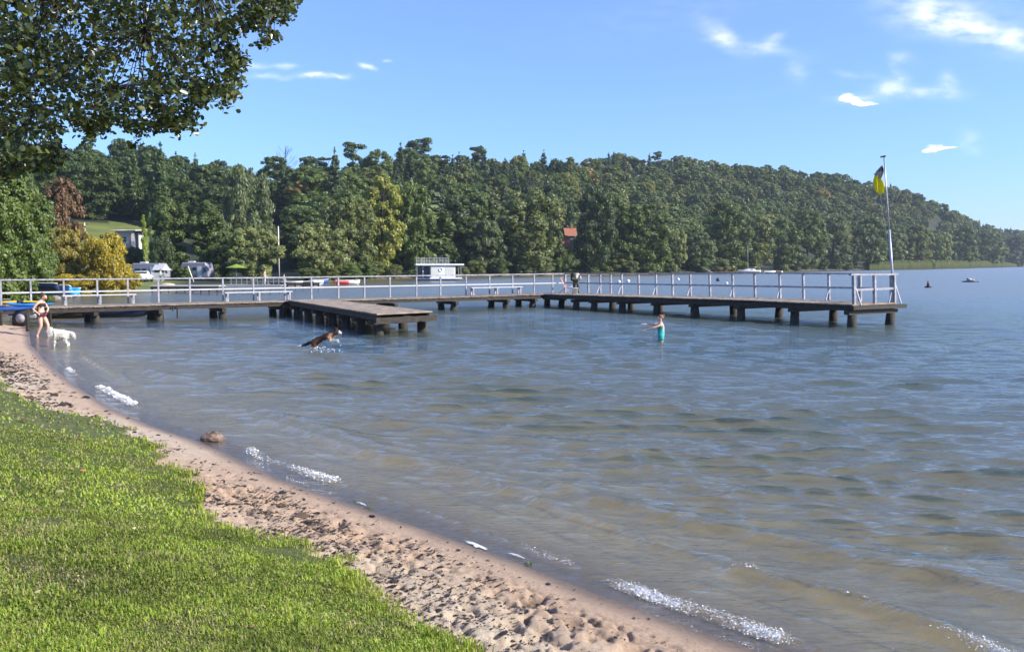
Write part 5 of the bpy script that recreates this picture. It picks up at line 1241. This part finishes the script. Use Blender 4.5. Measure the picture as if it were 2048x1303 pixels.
# fender hanging on the jetty edge, pale cylinders
for px, py, lab in ((67, 628, 'white fender hanging from the jetty beside the walking woman'),):
    h = hit_front(px)+dB*.07; m = MB(); m.tube([(0,0,-.15),(0,0,-.12),(0,0,.12),(0,0,.15)], [.03,.07,.07,.03], 10); o = m.build('fender', M['bucket']); o.location = (h[0], h[1], .48); tag(o, lab, 'fender')
for px in (344, 353):
    h = hit_front(px)+dB*.05; m = MB(); m.beam((0,0,-.52 if px == 353 else -.15), (0,0,.1), .05, .05, up=(1,0,0)); o = m.build('hanging_plank', M['timber']); o.location = (h[0], h[1], .60); tag(o, 'short dark plank hanging under the jetty edge' if px == 344 else 'longer dark plank hanging under the jetty edge towards the water', 'plank')

# ------------------------------------------------------------------ houseboat
D = at(880, 561)[1]; k_ = D/FPX; X = lambda px: (px-1024)*k_
o = thing('houseboat', 'white flat roofed houseboat with railings on its roof deck', 'houseboat', (X(878), D, 0), rz=R(11)); 
def HX(px): return X(px)-X(878)
def HZ(py): return CAMH+(YH-py)*k_
m = MB(); secs = []
for x, w, zb in ((HX(833),1.35,.1),(HX(838),1.5,0),(HX(905),1.5,0),(HX(922),1.25,.22)): secs.append([(x,-w,.02+zb),(x,-w,.34),(x,w,.34),(x,w,.02+zb)])
m.loft(secs, smooth=False); m.build('float', M['navy'], o)
m = MB(); m.box(((HX(858)+HX(922))/2,-1.52,.42), (HX(922)-HX(858),.06,.24)); m.build('bow_board', M['white'], o); m = MB(); m.box(((HX(831)+HX(925))/2,0,.36), (HX(925)-HX(831),3.0,.08)); m.build('deck', M['paint'], o)
cz0, cz1 = .40, HZ(532)
m = MB(); m.box(((HX(860)+HX(909))/2,0,(cz0+cz1)/2), (HX(909)-HX(860),2.7,cz1-cz0)); cab = m.build('cabin', M['white'], o, bevel=.03)
for a, b2 in ((861,877),(889,893),(894,906)): m = MB(); m.box(((HX(a)+HX(b2))/2,-1.357,(cz0+cz1)/2), (HX(b2)-HX(a),.02,(cz1-cz0)*.86)); m.build('panel', M['cream'], cab)
m = MB(); m.box(((HX(833)+HX(859))/2,.6,(cz0+cz1)/2), (HX(859)-HX(833)-.2,1.2,cz1-cz0)); m.build('stern_shade_box', M['navy'], o); m = MB(); m.box((HX(840),-.015,(cz0+cz1)/2+.1), (.75,.03,1.1)); m.build('window', M['glass'], o)  # navy box stands in for the dark, unlit stern opening
m = MB(); m.box(((HX(830)+HX(926))/2,0,HZ(529)), (HX(926)-HX(830),3.2,.28)); m.build('roof', M['white'], o, bevel=.04)
for px, y in ((833,-1.4),(920,-1.4),(833,1.4),(920,1.4)): m = MB(); m.beam((HX(px),y,.4), (HX(px),y,HZ(531)), .08, .08, up=(1,0,0)); m.build('roof_post', M['paint'], o)
m = MB(); m.tube([(HX(880)+.27*math.cos(a), -1.40, HZ(539)+.27*math.sin(a)) for a in np.linspace(0, 6.283, 17)], .055, 6); m.build('lifebuoy', M['white'], o)
m = MB()
for z_ in (.75,1.0): m.beam((HX(910),-1.4,z_), (HX(922),-1.4,z_), .04, .04)
m.build('bow_rail', M['metal'], o)
for a, b2 in ((832,841),(842,863),(866,896)):
    m = MB(); z0, z1 = HZ(527.4), HZ(515.5); n = max(1, int((b2-a)/5.2))
    for i in range(n+1):
        x = HX(a)+(HX(b2)-HX(a))*i/n; m.beam((x,-1.45,z0), (x,-1.45,z1), .05, .05, up=(1,0,0))
    for i in range(4): m.beam((HX(a),-1.45,z0+(z1-z0)*(.22+.26*i)), (HX(b2),-1.45,z0+(z1-z0)*(.22+.26*i)), .045, .045)
    m.build('roof_railing', M['bench'], o)
m = MB()
for x in (HX(832), HX(896)): 
    for z_ in (.3,.65,1.0): m.beam((x,-1.45,HZ(527.4)+z_*.93), (x,1.4,HZ(527.4)+z_*.93), .045, .045)
m.build('roof_railing', M['bench'], o)
m = MB(); m.ball((HX(845),-1.0,HZ(535)), .12, 8, 6); m.tube([(HX(845),-1.0,.4),(HX(845),-1.0,HZ(536))], [.05,.04], 6); m.build('steering_post', M['metal'], o)

# ------------------------------------------------------------------ sailing boat, motorboat, buoys
D = at(1500, 545)[1]; k_ = D/FPX
o = thing('sailing_boat', 'white sailing boat with a bare mast moored before the far shore', 'sailing boat', (X(1497)*0+(1497-1024)*k_, D, -.1), rz=R(178))
m = MB(); m.loft(hull_secs(6.9, 2.2, .85)); m.build('hull', M['white'], o); m = MB(); secs = [[(x,-w,.8),(x,-w*.8,.8+h),(x,w*.8,.8+h),(x,w,.8)] for x, w, h in ((-1.9,.75,.1),(-1.6,.85,.5),(.4,.75,.5),(1.7,.4,.1))]; m.loft(secs, smooth=False); cb = m.build('cabin', M['white'], o)
m = MB(); m.box((-.6,.85,1.05), (.9,.04,.16)); m.build('window', M['glass'], cb); m = MB(); m.box((-.6,-.85,1.05), (.9,.04,.16)); m.build('window', M['glass'], cb)
m = MB(); m.tube([(.3,0,.9),(.5,0,8.6)], [.07,.045], 7); m.build('mast', M['metal'], o); m = MB(); m.tube([(.2,0,1.7),(-2.6,0,1.75)], [.05,.05], 6); m.build('boom', M['metal'], o)
D = at(1540, 545.5)[1]; k_ = D/FPX
o = thing('motorboat', 'small white motorboat right of the sailing boat', 'boat', ((1539-1024)*k_, D, -.08), rz=R(10)); m = MB(); m.loft(hull_secs(3.6, 1.5, .62)); m.build('hull', M['white'], o); m = MB(); m.beam((-.1,-.45,.72), (-.1,.45,.95), .05, .35); m.build('windscreen', M['glass'], o); m = MB(); m.box((-1.9,0,.6), (.3,.28,.6)); m.build('outboard_motor', M['black'], o, bevel=.05)
def ball_buoy(px, py, r, label, mt='bucket', grp=None):
    c0 = at(px, py, 0); o = thing('buoy', label, 'buoy', (c0[0], c0[1], 0), group=grp); m = MB(); m.ball((0,0,r*.45), r, 14, 10); m.build('float', M[mt], o); m = MB(); m.tube([(0,0,r*1.35),(0,0,r*1.65)], [r*.25,r*.2], 8); m.build('mooring_eye', M['dark'], o)
ball_buoy(1238, 565, .26, 'left one of the two white ball buoys behind the jetty railing'); ball_buoy(1256, 564, .30, 'right one of the two white ball buoys behind the jetty railing')
ball_buoy(1356, 560, .27, 'single white ball buoy behind the middle of the right arm'); ball_buoy(1436, 562, .34, 'dark ball buoy behind the right arm of the jetty', 'navy'); ball_buoy(1453, 568, .22, 'small pale ball buoy just right of the dark one')
ball_buoy(1529, 545, .42, 'white ball buoy left of the small motorboat'); ball_buoy(1563, 545, .40, 'white ball buoy right of the small motorboat')
c0 = at(1856, 575, 0); o = thing('buoy', 'pointed dark red and black buoy afloat right of the flagpole', 'buoy', (c0[0], c0[1], 0)); m = MB(); m.tube([(0,0,-.1),(0,0,.10),(0,0,.2)], [.30,.40,.16], 14); m.build('float', M['black'], o); m = MB(); m.tube([(0,0,.2),(0,0,.50),(-.03,0,.82)], [.17,.12,.03], 10); m.build('marker_cone', M['pinkblk'], o)
c0 = at(1940, 564, 0)
o = thing('swimming_raft', 'low dark inflatable with a pale bundle on top floating far out right', 'raft', (c0[0], c0[1], 0)); m = MB(); m.loft([[(x, w*math.cos(a), .10+h*math.sin(a)) for a in np.linspace(0, 6.283, 11)[:-1]] for x, w, h in ((-1.35,.05,.02),(-.9,.4,.10),(-.3,.55,.2),(.6,.5,.18),(1.0,.3,.16),(1.35,.05,.03))]); m.build('hull', M['navy'], o)
m = MB(); m.ball((-.1,0,.38), (.32,.3,.2), 10, 7, .1); m.ball((.4,0,.32), (.3,.25,.12), 10, 7, .1); m.build('bundle', M['beige'], o); m = MB(); m.ball((-.42,0,.48), .12, 8, 6); m.build('knob', M['dark'], o)

# ------------------------------------------------------------------ far bank: landing docks, camp, cabin, houses
def dock(px0, px1, py, z, dep, label, mt, posts=7, side='timber'):
    D = at((px0+px1)/2, py)[1]; k_ = D/FPX; x0, x1 = (px0-1024)*k_, (px1-1024)*k_; o = thing('landing_dock', label, 'dock', ((x0+x1)/2, D, 0)); L_ = x1-x0
    m = MB(); m.box((0,dep/2,z), (L_,dep,.09)); m.build('deck', M[mt], o); m = MB(); m.box((0,.05,z-.17), (L_-.1,.1,.22)); m.build('edge_beam', M[side], o)
    for i in range(posts):
        x = -L_/2+.2+(L_-.4)*i/(posts-1); m = MB(); m.tube([(x,.12,-.8),(x,.12,z-.05)], .09, 8); m.build('post', M['pile'], o)
    return o, D, k_
dock(300, 438, 582, .52, 2.2, 'low pale plank landing dock with a dark underside left of the grey pontoon', 'bench', 9)
o, D, k_ = dock(446, 562, 578, .40, 2.4, 'grey floating pontoon dock in the middle of the left bay', 'paint', 7, 'paint')
m = MB(); L_ = (562-446)*k_
for i in range(11): x = -L_/2+.2+(L_-.4)*i/10; m.beam((x,2.2,.44), (x,2.2,1.15), .05, .05, up=(1,0,0))
m.beam((-L_/2,2.2,1.12), (L_/2,2.2,1.12), .05, .05); m.beam((-L_/2,2.2,.8), (L_/2,2.2,.8), .04, .04); m.build('dock_railing', M['metal'], o)
dock(540, 640, 573, .45, 1.8, 'dark long landing stage with small boats behind it', 'timber', 7)
shd = lambda px: float(np.interp(px, [q[0] for q in FAR_PX], [p[1] for p in far]))
for k, (px, D, hm, lab, L_) in enumerate([(585, 111, 'white', 'small white dinghy at the dark landing stage, left of three', 2.6), (612, 112, 'black', 'dark dinghy at the dark landing stage between two white ones', 2.8), (628, 112.5, 'white', 'white dinghy at the right end of the dark landing stage', 2.4), (690, 118, 'red', 'red rowing boat with white markings tied up behind the railing', 2.4), (708, 118.5, 'white', 'small white boat right beside the red rowing boat', 1.7), (640, 124, 'blue', 'blue dinghy moored behind the dark landing stage', 2.6)]):
    boat('dinghy', lab, 'boat', ((px-1024)/FPX*D, D, -.06), R(8+k*5), L_, 1.2, .55, hm, seats=1)
def caravan(px, D, Lm, Hm, label, wins, mt='caravan', aw=True, van=False):
    x = (px-1024)/FPX*D; z = gz(x, D); o = thing('camper_van' if van else 'caravan', label, 'camper van' if van else 'caravan', (x, D, z), rz=R(-8)); m = MB(); secs = []
    for xx, t0, t1 in ((-Lm/2,.55,1.0-.25),(-Lm/2+.25,.45,1.0),(Lm/2-.5,.45,1.0),(Lm/2,.5,.62)): secs.append([(xx,-1.05,t0),(xx,-1.05,Hm*t1),(xx,1.05,Hm*t1),(xx,1.05,t0)])
    m.loft(secs, smooth=False); bd = m.build('body', M[mt], o, bevel=.08)
    for wx_, ww, wz, wh in wins: m = MB(); m.box((wx_,-1.065,wz), (ww,.03,wh)); w_ = m.build('window', M['glass'], bd); m = MB(); m.beam((wx_-ww/2,-1.075,wz-wh/2-.02), (wx_+ww/2,-1.075,wz-wh/2-.02), .03, .04); m.build('frame', M['dark'], w_)
    for xx in ((-.2,) if not van else (-Lm*.3, Lm*.3)):
        m = MB(); m.tube([(xx,-1.06,.33),(xx,-.86,.33)], [.33,.33], 16); wl = m.build('wheel', M['dark'], o); m = MB(); m.tube([(xx,-1.075,.33),(xx,-1.0,.33)], [.17,.17], 10); m.build('rim', M['metal'], wl)
    m = MB(); m.box((-Lm*.2,0,Hm+.09), (.9,.7,.16)); m.build('roof_hatch', M['white'], o, bevel=.03)
    m = MB(); m.box((Lm*.18,-1.07,Hm*.47), (.6,.03,Hm*.62)); m.build('door', M['cream'], bd)
    return o
D = 122; caravan(303, D, 4.6, 2.45, 'caravan with dark windows and a shade-toned grey shell standing behind the plank landing dock', [(-1.3,.8,1.45,.5),(-.35,.6,1.5,.45),(1.5,.95,1.45,.5)])
x = (330-1024)/FPX*D; z = gz(x, D-1); o = thing('awning', 'grey awning tent with a pale peaked roof beside the caravan', 'tent', (x, D-1.2, z)); m = MB(); m.loft([[(-.8,-1,1.55),(-.8,0,2.3),(-.8,1,1.55)],[(.6,-1,1.55),(.6,0,2.3),(.6,1,1.55)],[(1.1,-1,1.5),(1.0,0,1.55),(1.1,1,1.5)]], closed=False, cap=False, smooth=False); m.build('roof', M['awning'], o).modifiers.new('s','SOLIDIFY').thickness = .03
m = MB(); m.box((0,-1.0,.6), (1.7,.04,1.2)); m.build('side_wall', M['awning'], o)
for xx in (-.85,.9): m = MB(); m.tube([(xx,-1.02,0),(xx,-1.02,1.55)], .03, 6); m.build('pole', M['metal'], o)
caravan(397, 128, 4.2, 2.6, 'camper van in shade-toned blue grey parked under the green tree', [(-1.2,.75,1.6,.55),(.0,.5,1.7,.35),(1.55,.35,1.6,.6)], 'caravan', False, True)
D = 118; x = (286-1024)/FPX*D; z = gz(x, D); o = thing('parked_car', 'white car nose peeking out between the yellow bush and the caravan', 'car', (x, D, z), rz=R(95)); m = MB()
m.loft([[(xx,-.82,.3),(xx,-.85,zz*.62),(xx,-.68,zz),(xx,.68,zz),(xx,.85,zz*.62),(xx,.82,.3)] for xx, zz in ((-2,.75),(-1.8,.95),(-1.1,1.4),(.4,1.42),(1.0,.98),(1.9,.85),(2.05,.6))], smooth=False); m.build('body', M['white'], o, bevel=.06)
m = MB(); m.box((-1.0,0,1.2), (1.1,1.55,.3)); m.build('window', M['glass'], o)
for xx in (-1.3,1.3):
    for yy in (-.8,.8): m = MB(); m.tube([(xx,yy-.09,.31),(xx,yy+.09,.31)], [.31,.31], 14); m.build('wheel', M['dark'], o)
D = 120; x = (474-1024)/FPX*D; z = gz(x, D); o = thing('parasol', 'flat lime green parasol beneath the pale olive willow', 'parasol', (x, D, z)); m = MB(); n = 8; m.add([(1.5*math.cos(6.283*k/n), 1.5*math.sin(6.283*k/n), 1.95) for k in range(n)]+[(0,0,2.45)], [(k,(k+1)%n,n) for k in range(n)]); cp = m.build('canopy', M['lime'], o); cp.modifiers.new('s','SOLIDIFY').thickness = .03; m = MB(); m.tube([(0,0,0),(0,0,2.4)], .03, 7); m.build('pole', M['metal'], o)
def small_person(px, py, D, shirt, trous, label, zz=None):
    x = (px-1024)/FPX*D; p = dict(pelvis=v3(0,0,.90), waist=v3(.02,0,1.05), chest=v3(.03,0,1.22), upper=v3(.03,0,1.36), neck=v3(.04,0,1.45), head0=v3(.05,0,1.5), head1=v3(.06,0,1.56), head2=v3(.055,0,1.61), crown=v3(.05,0,1.65), nose=v3(.15,0,1.55))
    legs(p, 'L', (0,-.09,.87), (.05,-.1,.47), (.02,-.11,.065), (.15,0,0)); legs(p, 'R', (0,.09,.87), (.02,.1,.47), (-.06,.11,.065), (.15,0,0)); arm(p, 'L', (.02,-.17,1.34), (-.04,-.22,1.08), (.08,-.22,.86)); arm(p, 'R', (.02,.17,1.34), (.05,.22,1.08), (.2,.2,.92))
    o = thing('person', label, 'person', (x, D, gz(x, D) if zz is None else zz)); b = skin_obj('body', *human(p), 'pelvis', M['skin'], o, sub=1)
    if shirt: garment('shirt', b, lambda q, n: .98 < q.z < 1.40 and abs(q.y) < .19, M[shirt], o, .015)
    garment('trousers', b, lambda q, n: .12 < q.z < .97 and abs(q.y) < .2, M[trous], o, .015); hair(o, (.055,0,1.605), (1,0,0), .11, M['hair'])
small_person(530, 570, at(530, 578)[1]+.9, None, 'bench', 'shirtless person in pale trousers standing on the grey pontoon dock', .45)
small_person(568, 570, 113, 'beige', 'bench', 'person in light clothes in the shade behind the dark landing stage')
small_person(322, 560, 117, 'bench', 'camo', 'person in a white shirt beside the awning tent')
# cabin on the meadow
D = 168; x = (262-1024)/FPX*D; z = gz(x, D); k_ = D/FPX; o = thing('cabin', 'small pale cabin with one dark window and a flat pale roof on the hillside meadow', 'cabin', (x, D, z), rz=R(-6)); hh = CAMH+(YH-462)*k_-z; hh = max(hh, 1.9)
m = MB(); m.box((0,0,hh/2-.6), (3.7,3.2,hh+1.2)); m.build('wall', M['caravan'], o); m = MB(); m.box((-.1,-.1,hh+.12), (4.9,4.3,.16), rot=Matrix.Rotation(R(4), 3, 'X')); m.build('roof', M['roofpale'], o)
m = MB(); m.box((-.25,-1.62,hh*.52), (1.05,.05,.85)); w_ = m.build('window', M['glass'], o); m = MB(); m.beam((-.25,-1.66,hh*.52-.42), (-.25,-1.66,hh*.52+.42), .05, .03, up=(1,0,0)); m.beam((-.78,-1.66,hh*.52), (.28,-1.66,hh*.52), .03, .05); m.build('glazing_bar', M['cream'], w_)
m = MB(); m.box((1.15,-1.62,hh*.42), (.25,.06,hh*.84)); m.build('door_frame', M['rooftile'], o); m = MB(); m.box((1.5,-1.62,hh*.42), (.42,.06,hh*.84)); m.build('door', M['white'], o)
m = MB(); m.box((2.6,-.6,hh*.42), (.12,1.6,hh*.84)); m.build('side_screen', M['white'], o); m = MB(); m.box((2.5,-.2,hh*.92), (2.0,2.8,.1)); m.build('porch_roof', M['timber'], o)
for xx in (3.3,): m = MB(); m.beam((xx,-1.4,-.3), (xx,-1.4,hh*.9), .1, .1, up=(1,0,0)); m.build('porch_post', M['timber'], o)
def pole(px, D, ytop, label, wd=.11):
    x = (px-1024)/FPX*D; z = gz(x, D); top = CAMH+(YH-ytop)/FPX*D; o = thing('utility_pole', label, 'pole', (x, D, z)); m = MB(); m.tube([(0,0,-.3),(0,0,top-z)], [wd,wd*.8], 8); m.build('shaft', M['cream'], o); m = MB(); m.beam((-.5,0,top-z-.25), (.5,0,top-z-.25), .08, .08); m.build('cross_arm', M['timber'], o)
pole(174, 150, 446, 'pale pole standing on the meadow left of the cabin'); pole(559, 136, 453, 'pale utility pole between the willows above the pontoon dock')
D = 119; x = (388-1024)/FPX*D; o = thing('flag_stick', 'short leaning white post beside the camper van', 'post', (x, D, gz(x, D))); m = MB(); m.tube([(0,0,0),(-.7,0,2.1)], [.07,.07], 8); m.build('shaft', M['white'], o)
D = 115; x = (371-1024)/FPX*D; o = thing('sand_heap', 'small heap of pale sand on the bank behind the plank dock', 'sand heap', (x+1.2, D-9, gz(x+1.2, D-9)-.1)); m = MB(); m.ball((0,0,0), (.9,.8,.30), 16, 9, .08); m.build('heap', mat('pale_sand', (.55,.42,.30), .9, .15, 8, .02), o)
def house(px, D, ybase, yeave, ytop, wpx, roof, label, wallm='housewall', floors=2):
    k_ = D/FPX; x = (px-1024)*k_; zb = min(gz(x, D), CAMH+(YH-ybase)*k_); ze = CAMH+(YH-yeave)*k_; zt = CAMH+(YH-ytop)*k_; w = wpx*k_; dp = w*.8; o = thing('house', label, 'house', (x, D, zb), rz=R(12)); e, t = ze-zb, zt-zb
    m = MB(); m.box((0,dp/2,e/2), (w,dp,e)); wl = m.build('wall', M[wallm], o)
    m = MB(); a = w/2+.4; m.loft([[(-a,-.5,e-.05),(-a,dp/2,t),(-a,dp+.5,e-.05),(-a,dp/2,t-.3)],[(a,-.5,e-.05),(a,dp/2,t),(a,dp+.5,e-.05),(a,dp/2,t-.3)]], smooth=False); rf = m.build('roof', M[roof], o); m = MB(); m.box((w*.2,dp*.55,t), (.6,.6,1.6)); m.build('chimney', M['rooftile'], rf)
    for f in range(floors):
        for i in range(3):
            xx = -w/2+w*(i+.5)/3; zz = e*(f+.55)/floors; m = MB(); m.box((xx,-.03,zz), (w*.13,.05,e/floors*.42)); w_ = m.build('window', M['glass'], o); m = MB(); m.beam((xx,-.07,zz-e/floors*.21), (xx,-.07,zz+e/floors*.21), .08, .04, up=(1,0,0)); m.build('frame', M['white'], w_)
    m = MB(); m.box((w*.33,-.04,1.0), (.95,.06,2.0)); m.build('door', M['timber'], o)
house(1130, 230, 545, 494, 477, 20, 'rooftile', 'house with a red tiled roof showing through a gap in the shore trees', floors=2)
house(1141, 243, 520, 472, 456, 20, 'rooftile', 'second red roofed house higher up behind the first', floors=2)
house(870, 192, 545, 500, 482, 34, 'roofpale', 'pale grey house hidden among the trees above the houseboat', floors=2)
# fallen trunk at the far shore
D = 246; x = (1420-1024)/FPX*D; o = thing('fallen_trunk', 'pale fallen tree trunk sloping into the water at the far shore', 'fallen trunk', (x, D, 0)); m = MB(); m.tube([(-1.6,3,1.6),(0,1,.55),(1.2,-1,-.2)], [.22,.2,.14], 8); m.build('trunk', mat('bare_wood', (.5,.42,.30), .8, .2, 4), o); m = MB(); m.tube([(-.6,2,1.1),(-.3,1.4,1.9)], [.07,.03], 5); m.build('limb', M['bark'], o)
dock(1428, 1472, 546.5, .45, 2.0, 'low reddish landing stage at the far shore left of the sailing boat', 'rooftile', 5)
# reed bed on the far right shore
def reeds():
    r = np.random.RandomState(8); V = []; F = []; T = []
    for k in range(26000):
        px = r.uniform(1738, 2036); D0 = shd(px); D = D0 - r.rand()*np.interp(px, [1738,1800,1900,2000,2036], [4,14,18,16,4]); x = (px-1024)/FPX*D; h = r.uniform(2.3, 3.2)*np.interp(px, [1738,1790,2000,2036], [.6,1,1.15,.5])*(1 if r.rand() > .04 else 1.5); z = -.1; w = .16*D/450; a = r.uniform(-.4, .4)
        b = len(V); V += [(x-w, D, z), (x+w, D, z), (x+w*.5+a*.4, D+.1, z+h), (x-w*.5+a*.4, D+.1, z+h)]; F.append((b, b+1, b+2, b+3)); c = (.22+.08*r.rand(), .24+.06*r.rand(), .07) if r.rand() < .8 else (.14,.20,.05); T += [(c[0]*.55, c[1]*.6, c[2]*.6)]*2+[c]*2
    tag(mesh_np('reeds', V, F, attr_leaf('reed_leaves', trans=.3, rough=.6), attrs={'tint': T}), 'pale green reed bed along the far right shore', 'reeds', kind='stuff')
reeds()
# scraps of green weed washed up on the sand
for k, (px, py) in enumerate(((712, 1004), (742, 1018), (1060, 1130))):
    c0 = on_ground(px, py); r = np.random.RandomState(k+60); m = MB()
    for j in range(16):
        a = r.uniform(0, 6.28); L_ = r.uniform(.02, .05); q0 = v3(r.randn()*.025, r.randn()*.02, .004); m.add([q0, q0+v3(math.cos(a)*L_*.5-.006*math.sin(a), math.sin(a)*L_*.5+.006*math.cos(a), .018), q0+v3(math.cos(a)*L_, math.sin(a)*L_, .006), q0+v3(math.cos(a)*L_*.5+.006*math.sin(a), math.sin(a)*L_*.5-.006*math.cos(a), .014)], [(0,1,2,3)])
    o = m.build('water_weed', mat('green_weed', (.09,.13,.03), .7, .3, 30)); o.location = c0; tag(o, ['small green tuft of water weed on the wet sand, farthest of three', 'small green tuft of water weed on the wet sand, middle one', 'dark green clump of weed on the sand nearest the camera'][k], 'water weed')

# ------------------------------------------------------------------ thin summer haze over the lake
def haze():
    m = bpy.data.materials.new('air'); m.use_nodes = True; N = m.node_tree.nodes; N.clear(); o = N.new('ShaderNodeOutputMaterial'); v = N.new('ShaderNodeVolumePrincipled')
    v.inputs['Color'].default_value = (.80,.90,1,1); v.inputs['Density'].default_value = .00016; v.inputs['Anisotropy'].default_value = .2
    m.node_tree.links.new(v.outputs[0], o.inputs['Volume'])
    mb = MB(); mb.box((0, 0, 72), (9000, 9000, 160)); h = mb.build('haze', m); tag(h, kind='stuff')
haze()
